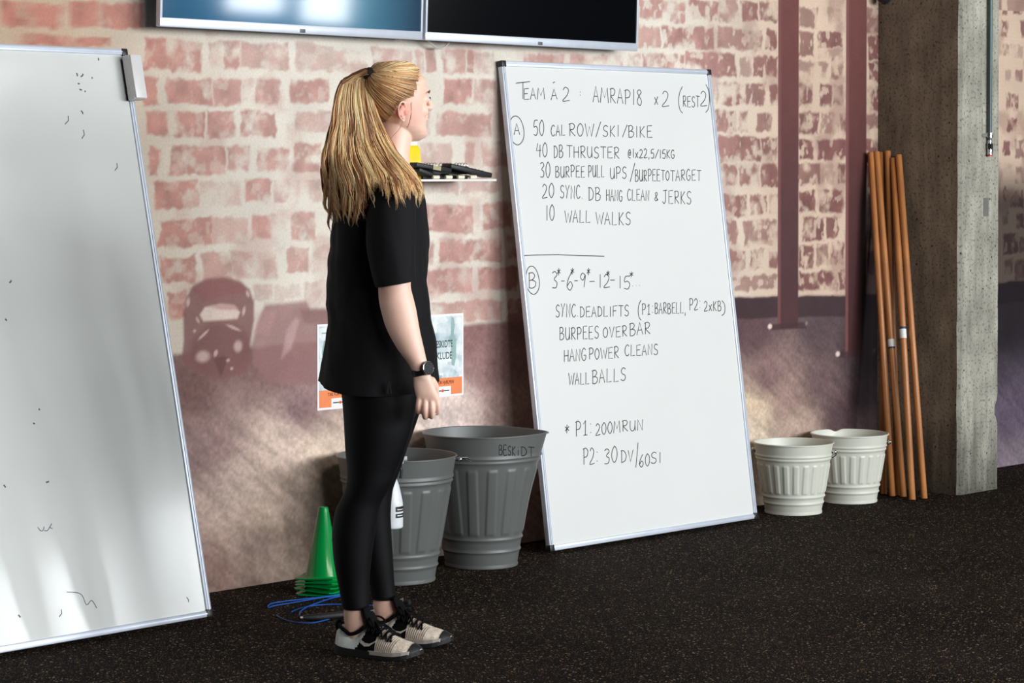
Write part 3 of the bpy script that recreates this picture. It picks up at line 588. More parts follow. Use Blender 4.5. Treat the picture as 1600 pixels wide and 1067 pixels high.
# ---- shelf and the things on it
sr = ony(776, 279.5, -.2); SZ = sr[2]; SX1 = sr[0]; SX0 = SX1-.62
M_shelf = mat('white_laminate', (232, 230, 226), .35)
tag(obj('wall_shelf', [box(SX0, SX1, -.2, 0, SZ-.008, SZ, .001)], M_shelf), 'thin white wall shelf holding black devices beside the workout whiteboard', 'shelf')
def shelf_thing(p0, p1, Yd, wid, th, name, label, m, cat, keys=False):
    a = Vector(ony(*p0, Yd)); b = Vector(ony(*p1, Yd)); L_ = (b-a).length; ex = (b-a).normalized(); ey = Vector((0, 1, 0)); ey = (ey-ex*ey.dot(ex)).normalized(); ez = ex.cross(ey)
    t = bpy.data.objects.new(name, None); link(t); tag(t, label, cat)
    t.matrix_world = Matrix(((ex.x, ey.x, ez.x, a.x), (ex.y, ey.y, ez.y, a.y), (ex.z, ey.z, ez.z, a.z), (0, 0, 0, 1)))
    obj('case', [box(0, L_, 0, wid, 0, th, .004)], m, t)
    return t, L_
M_dev = mat('matte_black_plastic', (26, 26, 28), .5, noise=.15, nscale=60)
t, L_ = shelf_thing((705, 263), (769, 278), -.17, .05, .018, 'remote_control', 'long black remote control sloping down at the right end of the shelf', M_dev, 'remote control')
for i in range(9):
    obj('button', [box(.02+i*L_*.085, .02+i*L_*.085+.008, .008+.014*j, .016+.014*j, .0175, .020, .001) for j in range(3)], mat('grey_button', (70, 70, 74), .5), t)
t, L_ = shelf_thing((651, 260.5), (706, 270.5), -.19, .05, .016, 'remote_control', 'black remote control with a yellowish sticker lying across the pile on the shelf', M_dev, 'remote control')
obj('sticker', [box(L_*.46, L_*.68, -.0008, .001, .001, .0155)], mat('yellowed_sticker', (168, 160, 118), .6, noise=.1), t, smooth=False)
t, L_ = shelf_thing((702, 274), (738, 277.5), -.15, .04, .007, 'remote_control', 'flat dark green device under the sloping remote control', mat('dark_green_plastic', (52, 58, 44), .5, noise=.1), 'remote control')
# spiral-bound pads: wire combs seen end-on
t = empty('spiral_notebook', (ony(652, 262, -.08)[0], -.08, SZ), 'dark notebook with silver spiral binding lying at the back of the shelf', 'notebook')
nl = .225
obj('cover', [box(0, nl, -.03, .07, .0, .014, .002), box(.006, nl-.004, -.03, .07, .016, .030, .002), box(0, nl, -.03, .07, .032, .046, .002)], mat('dark_cover', (44, 42, 44), .6, noise=.1), t)
for k in range(14):
    if k in (4, 9): continue
    x = .008+k*.0155; z_ = .047; obj('wire_loop', [tube([(x, -.032+.010*math.cos(q), z_+.010*math.sin(q)) for q in np.linspace(0, 2*math.pi, 11)], .0013, 5, cap=False)], M_alu, t)
t, L_ = shelf_thing((655, 268), (684, 279), -.18, .05, .014, 'remote_control', 'small dark device leaning low on the shelf beside her shoulder', M_dev, 'remote control')
for i, (x, w_) in enumerate(((683, 9), (703, 8), (722, 7), (741, 7))):
    p = ony(x, 277.5, -.19); tag(obj('marker_cap', [tube([(p[0]-.012, -.18, SZ+.007), (p[0]+.014, -.185, SZ+.007)], .0065, 10)], mat('cream_plastic', (236, 226, 200), .4)),
        ['cream marker cap nearest her shoulder on the shelf', 'second cream marker cap from her shoulder on the shelf edge', 'third cream marker cap from her shoulder, under the sloping remote', 'cream marker cap nearest the right end of the shelf'][i], 'marker cap', 'cream marker caps along the shelf edge')
# yellow and white packet standing behind the chin
p = ony(643, 262, -.10); q = empty('cleaning_packet', (p[0], -.10, SZ+.0), 'yellow and white packet standing on the shelf behind her chin', 'packet')
obj('packet_body', [loft for loft in [([(x*s, y*s2, z) for z, s, s2 in ((0, 1, 1), (.05, 1.0, 1), (.105, .92, .8), (.118, .9, .25)) for x, y in ((-.028, -.02), (.028, -.02), (.030, 0), (.028, .02), (-.028, .02), (-.03, 0))], grid_faces(4, 6))]], mat('yellow_film', (244, 216, 40), .35, noise=.1), q)
obj('packet_seal', [box(-.027, .027, -.003, .003, .112, .152, .002)], mat('white_film', (236, 236, 238), .4), q)

# ---- air pipe on the column
Yp = -.44; px_ = ony(1547, 120, Yp)[0]; z1 = ony(1547, 212, Yp)[2]; z2 = ony(1547, 244, Yp)[2]
M_galv = mat('galvanised_steel', (78, 90, 90), .45, .5, noise=.1)
t = empty('wall_pipe', (px_, Yp, z2), 'galvanised air pipe ending in a tap on the lit face of the concrete column', 'pipe')
obj('pipe', [tube([(0, 0, z1-z2-.02), (0, 0, 4-z2)], .009, 14)], M_galv, t)
M_chr = mat('chrome', (205, 210, 212), .15, 1.)
obj('pipe_clamp', [tube([(0, 0, z1-z2-.008), (0, 0, z1-z2+.012)], .0135, 14), box(-.034, 0, -.004, .004, z1-z2-.003, z1-z2+.007, .001), tube([(-.030, .014, z1-z2+.002), (-.030, -.012, z1-z2+.002)], .008, 10)], M_chr, t)
obj('tap', [tube([(0, 0, z1-z2-.02), (0, 0, .03)], .010, 12), tube([(0, 0, .055), (0, 0, .03)], .014, 6), tube([(0, 0, .03), (0, 0, .006)], .0115, 12)], M_chr, t)
obj('red_collar', [tube([(0, 0, .007), (0, 0, 0)], .0118, 12)], mat('red_plastic', (176, 34, 30), .4), t)

# ================================================================ THINGS ON THE FLOOR
def mat_wood():
    m = mat('varnished_broomstick_wood', (172, 112, 62), .42, noise=.25, nscale=9, stretch=(6, 6, .6)); return m
M_wood = mat_wood()
POLES = [((1360.5, 238), (1394.4, 776), -.03, 'first wooden pole from the left at the top of the bundle beside the column'),
         ((1369.4, 237), (1411.5, 777), -.05, 'wooden pole whose top is second from the left in the bundle'),
         ((1377, 238), (1380.5, 772.5), -.02, 'nearly upright wooden pole standing furthest left on the floor, behind the white bucket'),
         ((1386.8, 236), (1403.5, 775), None, 'tallest wooden pole in the middle of the bundle leaning on the column'),
         ((1395.6, 247), (1425.5, 782), None, 'wooden pole with the white tag, second from the right'),
         ((1404, 242), (1444, 780), None, 'rightmost wooden pole of the bundle leaning on the concrete column')]
for k, (tp, bt, Yt, lb) in enumerate(POLES):
    b = Vector(onz(*bt)); b.z = .002
    a = Vector(ony(*tp, Yt)) if Yt is not None else Vector(onx(*tp, 9.165-.017))
    if a.x > 9.148: a = Vector(onx(*tp, 9.165-.017))
    r_ = .0142
    t = empty('wooden_pole', tuple(b), lb, 'pole', group='wooden poles leaning in the corner by the column'); d = a-b; L_ = d.length
    t.rotation_euler = d.to_track_quat('Z', 'Y').to_euler()
    obj('shaft', [tube([(0, 0, 0), (0, 0, .002), (0, 0, L_-.002), (0, 0, L_)], [r_*.9, r_, r_, r_*.9], 18)], M_wood, t)
    if k == 4:
        z = .545*L_-.12; obj('tag', [tube([(0, 0, z), (0, 0, z+.04)], r_+.0006, 18)], mat('white_tag', (226, 226, 222), .5), t); obj('tag_edge', [tube([(0, 0, z+.04), (0, 0, z+.05)], r_+.0007, 18)], mat('dark_blue_tag', (40, 52, 90), .5), t)
    if k == 1:
        z = .43*L_; obj('tag', [tube([(0, 0, z), (0, 0, z+.032)], r_+.0006, 18)], mat('white_tag', (226, 226, 222), .5), t); obj('tag_edge', [tube([(0, 0, z-.008), (0, 0, z)], r_+.0007, 18)], mat('dark_blue_tag', (40, 52, 90), .5), t)

def bucket(rt, rb, h, rings_hi, rings_lo, rib_z, nrib, rim, th=.003, dent=None, seam=.0):
    """pail with rolled rim, embossed rings and pairs of vertical ribs; one open shell"""
    prof = []; zs = np.concatenate([np.linspace(0, .012, 3), np.linspace(.014, h-.01, 92), [h-.004]])
    def rad(z): return rb+(rt-rb)*(z/h)
    def ring(z):
        s = 0
        for q in rings_hi+rings_lo: s += .0045*math.exp(-((z-q)/.0045)**2)
        return s
    for z in zs: prof.append((rad(z)+ring(z)+(.003 if z < .008 else 0), z))
    for k in range(7):
        a = -math.pi/2*.2 + math.pi*1.1*k/6; prof.append((rt+.001+rim*math.cos(a), h-.004+rim*.9*math.sin(a)+rim*.5))
    prof.append((rt-th, h-.012))
    for z in np.linspace(h-.03, .012, 14): prof.append((rad(z)-th, z))
    prof.append((.001, .010))
    no = len(zs)
    rw = .26*2*math.pi*(rt+rb)/2/nrib
    def fn(t, z, i):
        if i >= no: 
            return 0
        ph = (t*nrib/(2*math.pi)) % 1
        w = 2*math.pi*rad(z)/nrib; d = abs(ph-.5)*w
        s = sst(rib_z[0], rib_z[0]+.008, z)*(1-sst(rib_z[1]-.008, rib_z[1], z))
        return float(s*.0034*(1-sst(rw-.003, rw+.003, d)))
    v, f = lathe(prof, 288, fn)
    if dent: v = [dent(*p, h) for p in v]
    return v, f
M_pail = mat('cream_white_enamel', (206, 208, 196), .38, noise=.05, nscale=6, bump=.05, bscale=20)
M_pail_in = M_pail
M_rust = mat('rust_and_dirt', (70, 52, 42), .8)
M_grey = mat('grey_painted_steel', (94, 97, 95), .42, noise=.06, nscale=5, bump=.05, bscale=18)
def ears(t, r, z, angs, m, wire=None):
    for a in angs:
        c, s = math.cos(a), math.sin(a)
        obj('handle_ear', [tube([(c*(r-.004), s*(r-.004), z), (c*(r+.014), s*(r+.014), z)], .0055, 10), ellip((c*(r+.016), s*(r+.016), z), (.008, .008, .008), 10, 6)], m, t)
camang = math.atan2(-vv[1], -vv[0])    # direction towards the camera
ra = math.atan2(rr[1], rr[0])          # image right
def white_bucket(px, dz, label, ear, nick=None):
    b = onz(*px); t = empty('bucket', (b[0], b[1], .002), label, 'bucket', group='white embossed buckets right of the workout whiteboard')
    def dent(x, y, z, h):
        if nick and z > h-.03:
            a = math.atan2(y, x); d = abs((a-nick+math.pi) % (2*math.pi)-math.pi); z -= .010*math.exp(-(d/.12)**2)
        return (x, y, z)
    obj('pail', [bucket(.160, .113, .285, [.222, .236], [.070, .044], (.082, .205), 22, .004, dent=dent)], M_pail, t)
    ears(t, .152, .248, ear, M_chr)
    r = .168; e0, e1 = ear[0], ear[1]; pts = []
    for q in np.linspace(0, 1, 25):     # wire handle folded down on the far side
        a = e0+(e1-e0)*q; pts.append((r*1.03*math.cos(a), r*1.03*math.sin(a), .248-.06*math.sin(math.pi*q)))
    obj('wire_handle', [tube(pts, .0022, 6)], mat('dark_wire', (60, 60, 64), .4, .8), t)
    return t
white_bucket((1239.5, 800.5), 0, 'cream white ribbed bucket standing nearer, just right of the workout whiteboard', (ra+math.pi-.35, ra-.25))
white_bucket((1327, 783), 0, 'cream white ribbed bucket with a nicked rim beside the wooden poles', (ra+math.pi+.1, ra-.05), nick=math.atan2(vv[1], vv[0])+.25)

def grey_bin(px, rt, rb, h, label, yaw, pinch, ear=True):
    b = onz(*px); t = empty('waste_bin', (b[0], b[1], .002), label, 'bin', group='grey metal bins behind the woman')
    def dent(x, y, z, hh):
        k = sst(hh*.35, hh, z)
        if pinch:
            # rim squeezed so that it comes to a soft point at image right
            c, s = math.cos(ra+pinch[1]), math.sin(ra+pinch[1]); u = x*c+y*s; w = -x*s+y*c
            g = max(0, u/rt); u += k*pinch[0]*g**4; w *= 1-k*.32*g**3
            x, y = u*c-w*s, u*s+w*c
        return (x, y, z)
    obj('bin_body', [bucket(rt, rb, h, [h*.80, h*.835], [h*.215, h*.125], (h*.25, h*.755), 16, .0035, dent=dent)], M_grey, t)
    return t
g1 = grey_bin((620, 906), .202, .128, .425, 'grey ribbed metal bin directly behind her legs with a spray bottle on its front', 0, None)
ears(g1, .200, .406, (ra+.12,), M_chr)
obj('handle_wire', [tube([(.212*math.cos(ra+.12), .212*math.sin(ra+.12), .408), (.238*math.cos(ra+.1), .238*math.sin(ra+.1), .410), (.26*math.cos(ra+.05), .252*math.sin(ra+.05), .402)], .004, 8)], M_chr, g1)
g2 = grey_bin((752, 882), .204, .126, .468, 'grey ribbed metal bin with handwriting below its pointed rim, beside the whiteboard', 0, (.028, -.05))
def bin_writing():
    geo = []; b0 = np.array(g2.location); h = .468
    def onbin(x, y):
        k = ray(x, y); k = k/np.linalg.norm(k); s = None
        best = None
        for d in np.linspace(6.8, 8.2, 700):
            p = CP+k*d; q = p-b0; z = q[2]; kk = float(sst(h*.35, h, z)); c, s_ = math.cos(ra-.05), math.sin(ra-.05); u = q[0]*c+q[1]*s_; w = -q[0]*s_+q[1]*c
            r = .126+(.204-.126)*z/h; g = max(0, u/.204); uu_ = u-kk*.028*g**4; ww = w/(1-kk*.32*max(0, uu_/.204)**3)
            if math.hypot(uu_, ww) <= r+.0012: return q-k*.0016
        return q
    for st in word_strokes('BESK', 779.5, 710.5, 806, 712, 15)+word_strokes('iDT', 808, 712, 835, 713, 15):
        pts = [onbin(*p) for p in (catmull(st, 3) if len(st) > 2 else np.linspace(st[0], st[1], 4))]
        geo.append(tube(pts, .0016, 5))
    obj('marker_writing', geo, mat('faded_marker', (30, 34, 36), .6), g2)
bin_writing()

# ---- spray bottle hooked on the bin rim
def spray():
    c = onz(616, 905); d = np.array([vv[0], vv[1]])/math.hypot(vv[0], vv[1])
    b = np.array(g1.location[:2]) - d*.255 + rr[:2]*(-.006); z0 = ony(620, 824, b[1])[2]
    t = empty('spray_bottle', (b[0], b[1], z0), 'white translucent spray bottle with black label hanging on the bin behind her knee', 'spray bottle', rz=ra)
    prof = [(.001, 0), (.030, 0), (.037, .004), (.0385, .012), (.0385, .07), (.036, .095), (.026, .14), (.017, .165), (.014, .172), (.014, .19)]
    P_ = catmull(prof, 3); obj('bottle', [lathe([(max(.0005, p[0]), p[1]) for p in P_], 28)], mat('translucent_white_plastic', (232, 236, 240), .35, Transmission_Weight=.12), t)
    obj('spray_head', [tube([(0, 0, .186), (0, 0, .212)], .0165, 14), box(-.03, .040, -.011, .011, .212, .240, .004), tube([(.04, 0, .230), (.052, 0, .230)], .008, 10)], mat('white_spray_head', (220, 222, 224), .4), t)
    obj('trigger', [tube([(.025, 0, .214), (.034, 0, .190), (.030, 0, .165)], .005, 8)], mat('black_trigger', (24, 24, 26), .4), t)
    for z, h_ in ((.058, .017), (.038, .014)):
        g = []; n = 8; v = []
        for zz in (z, z+h_):
            for q in np.linspace(-1.15, -.1, n): v.append((.0392*math.cos(q), .0392*math.sin(q), zz))
        obj('label', [(v, grid_faces(2, n, False))], M_black, t)
        v = [(.0396*math.cos(q), .0396*math.sin(q), zz) for zz in (z+.006, z+.0085) for q in np.linspace(-1.0, -.3, n)]
        obj('label_print', [(v, grid_faces(2, n, False))], M_paper, t)
spray()

# ---- nested green cones
M_green = mat('glossy_green_plastic', (0, 138, 62), .18, noise=.05, nscale=8, spec=.6, Coat_Weight=.4, Coat_Roughness=.08)
cb = onz(505, 926)
LBL = ['topmost green training cone of the stack by her feet', 'second green cone down, its square base just below the top one', 'third green cone down in the nested stack', 'fourth green cone down, just above the lowest one', 'lowest green cone of the stack, flat on the rubber floor']
for k in range(5):
    z = .013*(4-k)+.001; rz = A*0+R.uniform(-.22, .22)+.35
    t = empty('training_cone', (cb[0]+R.uniform(-.003, .003), cb[1], z), LBL[k], 'cone', rz=rz, group='nested green cones')
    prof = [(.062, .0045), (.058, .008), (.0165, .226), (.0145, .231), (.0095, .2315), (.0095, .229), (.0142, .224), (.0555, .0075), (.0585, .0042)]
    prof = [(r_ if i not in (0, 8) else r_, zz) for i, (r_, zz) in enumerate(prof)]
    obj('cone_body', [lathe(prof, 40)], M_green, t)
    n = 40; v = []
    for zz, fr_ in ((.0, 1), (.0045, 1), (.0045, 0), (.0, 0)):
        for j in range(n):
            q = 2*math.pi*(j+.5)/n; c, s = math.cos(q), math.sin(q); e = .075; sc_ = e/max(abs(c), abs(s)); sc_ = min(sc_, .097)
            rr_ = sc_ if fr_ else .0585; zz2 = zz + (.003*math.sin(q*2+k) if fr_ else 0)*(1 if k < 4 else 0)
            v.append((rr_*c, rr_*s, zz2))
    f = grid_faces(4, n, True, False)+[(3*n+j, 3*n+(j+1) % n, (j+1) % n, j) for j in range(n)]
    obj('square_base', [(v, f)], M_green, t)

# ---- blue skipping rope
def rope():
    t = empty('skipping_rope', tuple(onz(490, 955)), 'blue cable skipping rope with black handles on the floor by her heel', 'skipping rope'); o = np.array(t.location)
    def P3(pl, z=.004): return [onz(x, y, z)-o for x, y in pl]
    M_bl = mat('blue_coated_cable', (22, 84, 168), .35)
    a = catmull(P3([(550, 929), (520, 932), (500, 934), (460, 941), (430, 946), (419, 949), (424, 943), (455, 938), (500, 933), (540, 927)], .006), 7)
    b = catmull(P3([(455, 956), (470, 950), (490, 946), (520, 944), (560, 945), (600, 948), (560, 957), (541, 960), (515, 967), (488, 973), (460, 972), (440, 966), (432, 961)]), 7)
    c = catmull(P3([(468, 961), (470, 955), (480, 948), (498, 941), (520, 934), (545, 929)], .009), 7)
    obj('cable', [tube(a, .0020, 6), tube(b, .0020, 6), tube(c, .0020, 6)], M_bl, t)
    h = P3([(473, 965), (478, 964.6), (500, 964), (548, 959)], .012); obj('handle', [tube(h, [.006, .009, .012, .011], 12)], mat('black_handle_rubber', (16, 16, 17), .6, bump=.3, bscale=200), t)
    h = P3([(610, 938), (640, 941)], .012); obj('handle', [tube(h, [.011, .009], 12)], mat('black_handle_rubber', (16, 16, 17), .6), t)
    h = P3([(468.5, 965.5), (474, 965)], .012); obj('swivel', [tube(h, .0045, 8)], M_chr, t)
rope()

#PERSON
# ================================================================ THE WOMAN
rootp = onz(600, 1012); DR = float((rootp-CP) @ vv)
per = empty('person', (rootp[0], rootp[1], 0), 'woman with a long blonde ponytail, black t-shirt and leggings, facing the workout whiteboard', 'person', rz=-A)
def Q(x, y, dy=0.):          # silhouette drawing coordinates -> her own frame (x forward, y away, z up), metres
    s = (DR+dy)/F; return np.array([(x-600)*s, dy, H+(Y0-y)*s])
def rows_loft(rows, n=40, k=6, ex=2., dz=None):
    """rows: (y, xL, xR, depth, half-depth)"""
    r = catmull([(float(a), float(b), float(c), float(d), float(e)) for a, b, c, d, e in rows], k); v = []
    for (y, xl, xr_, d, ry) in r:
        a = Q(xl, y, d); b = Q(xr_, y, d); cx = (a[0]+b[0])/2; rx = (b[0]-a[0])/2
        for j in range(n):
            t = 2*math.pi*j/n; c, s = math.cos(t), math.sin(t)
            px = cx+rx*math.copysign(abs(c)**(2/ex), c); py = d+ry*math.copysign(abs(s)**(2/ex), s); pz = a[2]
            if dz: pz += dz(y, c, s)
            v.append((px, py, pz))
    return v, grid_faces(len(r), n)
# ---- head in its own frame (x = face direction, z from the chin)
HZ = [(-.004, .060, .020, .012), (.004, .076, .010, .026), (.014, .083, -.002, .037), (.028, .084, -.022, .048), (.042, .080, -.040, .055), (.058, .083, -.055, .060), (.075, .083, -.068, .064), (.09, .082, -.078, .067), (.105, .081, -.085, .070), (.12, .081, -.091, .073),
      (.135, .087, -.095, .075), (.155, .089, -.098, .0765), (.175, .084, -.097, .075), (.192, .072, -.090, .068), (.206, .054, -.075, .056), (.217, .030, -.052, .038), (.224, .004, -.028, .018), (.226, -.008, -.018, .008)]
HA = np.array(HZ)
def hp(z, t, off=0.):
    xf_ = np.interp(z, HA[:, 0], HA[:, 1]); xb = np.interp(z, HA[:, 0], HA[:, 2]); w = np.interp(z, HA[:, 0], HA[:, 3])
    cx = (xf_+xb)/2; a = (xf_-xb)/2+off; c, s = math.cos(t), math.sin(t)
    y = (w+off)*s*(1-.16*max(0, c)**2*(1 if z < .16 else .4))
    x = cx+a*math.copysign(abs(c)**.92, c)
    if z > .2: zz = z+off*(z-.19)/.036
    else: zz = z
    return Vector((x, y, min(zz, .226+off)))
HYAW = math.radians(31); hc = Q(626.5, 220, .012); HM = Matrix.Translation(Vector(hc)) @ Matrix.Rotation(HYAW, 4, 'Z') @ Matrix.Rotation(math.radians(-3), 4, 'Y')
def Hh(geo): return xf(geo, HM)
def head_geo():
    out = []; zs = np.concatenate([catmull([[a] for a in HA[:, 0]], 3).ravel()]); n = 48
    v = [tuple(hp(z, 2*math.pi*j/n)) for z in zs for j in range(n)]
    out.append((v, grid_faces(len(zs), n)))
    # nose, lips, brow, chin, cheeks
    nz = [((.082, 0, .134), .006), ((.090, 0, .122), .0065), ((.098, 0, .110), .0075), ((.1045, 0, .099), .0095), ((.102, 0, .0915), .0105), ((.090, 0, .087), .0085)]
    out.append(tube([p for p, r_ in nz], [(r_*.95, r_*1.15) for p, r_ in nz], 14))
    for s in (-1, 1): out.append(ellip((.090, s*.0095, .0925), (.011, .007, .0065)))
    out.append(ellip((.083, 0, .068), (.0085, .020, .0052))); out.append(ellip((.0825, 0, .0575), (.0085, .018, .0062)))
    out.append(ellip((.072, 0, .020), (.014, .022, .018)))
    for s in (-1, 1): out.append(ellip((.050, s*.036, .086), (.026, .018, .026)))
    out.append(ellip((.073, 0, .140), (.017, .040, .010)))
    for s in (-1, 1): out.append(ellip((.068, s*.030, .1165), (.0155, .016, .0125)))
    # ears: plate, rim and lobe
    for s in (-1, 1):
        e = (-.030, s*.0725, .085)
        out.append(ellip((e[0]+.004, e[1]-s*.004, e[2]-.002), (.014, .0045, .025)))
        rim = [(.010, .004, -.006), (.011, .002, .012), (.004, -.006, .025), (-.008, -.011, .026), (-.017, -.012, .014), (-.018, -.011, -.002), (-.013, -.009, -.016), (-.004, -.006, -.026), (.004, .000, -.028), (.008, .003, -.022)]
        out.append(tube(catmull([(e[0]+a, e[1]-s*b*(-1) if False else e[1]-s*b, e[2]+c) for a, b, c in rim], 4), .0036, 8))
        out.append(tube(catmull([(e[0]+.002, e[1]+s*.003, e[2]+.012), (e[0]-.008, e[1]+s*.004, e[2]+.008), (e[0]-.010, e[1]+s*.004, e[2]-.006), (e[0]-.002, e[1]+s*.003, e[2]-.014)], 4), .0026, 8))
        out.append(ellip((e[0]+.003, e[1]-s*.001, e[2]-.024), (.0062, .004, .0065)))
        out.append(ellip((e[0]+.011, e[1]+s*.001, e[2]-.004), (.004, .0045, .006)))
    return [Hh(g) for g in out]
def remeshed(geo, name, vox, m, parent, smooth_it=3, fac=.5, keep=False):
    o = obj(name, geo, m, None); md = o.modifiers.new('r', 'REMESH'); md.mode = 'VOXEL'; md.voxel_size = vox; md.use_smooth_shade = True
    ms = o.modifiers.new('s', 'SMOOTH'); ms.factor = fac; ms.iterations = smooth_it
    bpy.context.view_layer.update(); dg = bpy.context.evaluated_depsgraph_get(); me = bpy.data.meshes.new_from_object(o.evaluated_get(dg))
    me.materials.clear(); me.materials.append(m); bpy.data.objects.remove(o); me.polygons.foreach_set('use_smooth', [True]*len(me.polygons))
    me.name = name; return link(bpy.data.objects.new(name, me), parent)
# ---- arms, hands
def finger(pts, r0, r1, n=10):
    p = catmull(pts, 4); rad = np.linspace(r0, r1, len(p)); g = tube(p, list(rad), n); return [g, ellip(p[-1], (r1*1.02,)*3, 10, 8), ellip(p[0], (r0*1.02,)*3, 10, 8)]
arm_rows = [(296, 590, 644, -.140, .055), (330, 590, 650, -.165, .048), (380, 592, 650, -.190, .044), (430, 597, 649, -.208, .041), (448, 597.5, 648.5, -.213, .041), (466, 598.5, 653, -.217, .041), (485, 602, 657.5, -.219, .0405), (514, 611, 662.5, -.222, .036), (545, 628, 669.5, -.223, .030), (565, 643, 674, -.222, .0255), (582, 652, 678.5, -.222, .021), (592, 653.5, 682, -.222, .018)]
hand_rows = [(578, 651, 677.5, -.222, .020), (590, 652.5, 681, -.222, .017), (602, 653, 686, -.223, .0155), (614, 655.5, 690.5, -.224, .0150), (622, 658, 692.5, -.223, .0135), (627, 661, 691, -.222, .0105)]
def hand_geo(S=1, off=(0, 0, 0)):
    g = [rows_loft(hand_rows, 24, 5, 2.5)]
    W = lambda x, y, d: Q(x, y, -.222+d)
    FG = [([W(662.5, 617, -.002), W(660.5, 633, -.007), W(660.0, 642, .004), W(661.5, 641.5, .020), W(665, 636, .030)], .0092, .0070),
          ([W(671, 620, -.004), W(670.5, 638, -.010), W(670.0, 648.5, .003), W(671, 650.5, .020), W(674, 645, .033)], .0096, .0074),
          ([W(680, 620.5, -.003), W(681, 637, -.008), W(680.5, 647, .005), W(680.5, 650, .021), W(682, 645, .034)], .0094, .0074),
          ([W(687.6, 618, .002), W(690, 632, .000), W(689.5, 641, .010), W(688.5, 644, .024), W(688, 640, .036)], .0090, .0070),
          ([W(681, 594, .010), W(686, 604, .024), W(685, 618, .036), W(680, 629, .041), W(676, 634, .040)], .0120, .0080)]
    for p, a, b in FG: g += finger(p, a, b)
    for x, y, d in ((662.5, 618, -.006), (671, 620.5, -.007), (680, 620.5, -.006), (688, 618, -.001)): g.append(ellip(tuple(W(x, y, d)), (.0085, .0085, .009)))
    return g
arm = [rows_loft(arm_rows, 32, 5)]+hand_geo()
# the far arm hangs the same way behind the body, a little further back
def far(geo):
    o = []
    for g in geo: o.append(([(p[0]-.085, -p[1]+.012, p[2]) for p in g[0]], [tuple(reversed(f)) for f in g[1]]))
    return o
neck = rows_loft([(188, 592, 648, .012, .050), (205, 592, 646, .012, .050), (222, 592, 643, .010, .051), (240, 589, 640.5, .006, .053), (255, 586, 641, .004, .057), (268, 578, 643, .002, .075), (280, 566, 648, 0, .115), (292, 556, 652, 0, .145)], 40, 5)
torso = rows_loft([(284, 566, 646, 0, .12), (300, 552, 650, 0, .160), (320, 540, 655, 0, .168), (360, 532, 660, 0, .160), (420, 528, 658, 0, .145), (480, 532, 652, 0, .132), (530, 534, 654, 0, .145), (575, 536, 656, 0, .165), (610, 541, 655, 0, .168), (640, 545, 652, 0, .155)], 44, 5)
NL = [(590, 533, 656, -.080, .086), (620, 537, 655, -.088, .086), (650, 539.5, 650.5, -.090, .083), (676, 541, 645, -.092, .080), (704, 542.5, 636, -.093, .074), (732, 545, 624, -.094, .067), (752, 544.5, 616.5, -.095, .063), (769, 540, 607, -.095, .060), (784, 532.5, 599, -.095, .058), (800, 526, 594.5, -.095, .058), (831, 521.5, 589, -.095, .057), (850, 522, 586.5, -.095, .055), (873, 524, 583.5, -.096, .051), (900, 528.5, 581, -.096, .045), (925, 533.5, 580, -.097, .040), (951, 538, 580, -.097, .037)]
FL = [(590, 545, 664, .080, .084), (620, 548, 660, .086, .084), (650, 552, 652, .088, .080), (676, 556, 643, .09, .076), (704, 560, 633, .09, .071), (732, 563, 624, .09, .064), (752, 564, 616, .09, .060), (769, 563, 611, .09, .056), (800, 560, 608.5, .09, .055), (831, 559, 609.5, .09, .054), (873, 564, 612, .09, .048), (900, 571, 613.5, .09, .042), (920, 576, 615, .09, .038), (936, 578, 617, .09, .036)]
NA = [(944, 541, 577.5, -.097, .033), (954, 539.5, 580.5, -.097, .0325), (965, 540, 582.5, -.097, .031), (978, 541.5, 583, -.097, .031), (990, 544, 584, -.097, .030), (1004, 548, 592, -.099, .030), (1016, 550, 600, -.103, .026)]
FA = [(928, 584, 611, .09, .030), (938, 581, 617, .09, .0315), (945, 580, 620, .09, .031), (958, 582, 622.5, .09, .031), (970, 585, 625, .09, .030), (984, 590, 632, .088, .030), (996, 592, 640, .084, .026)]
def shrink(rows, k): return [(y, (a+b)/2-(b-a)/2*k, (a+b)/2+(b-a)/2*k, d, r_*k) for y, a, b, d, r_ in rows]
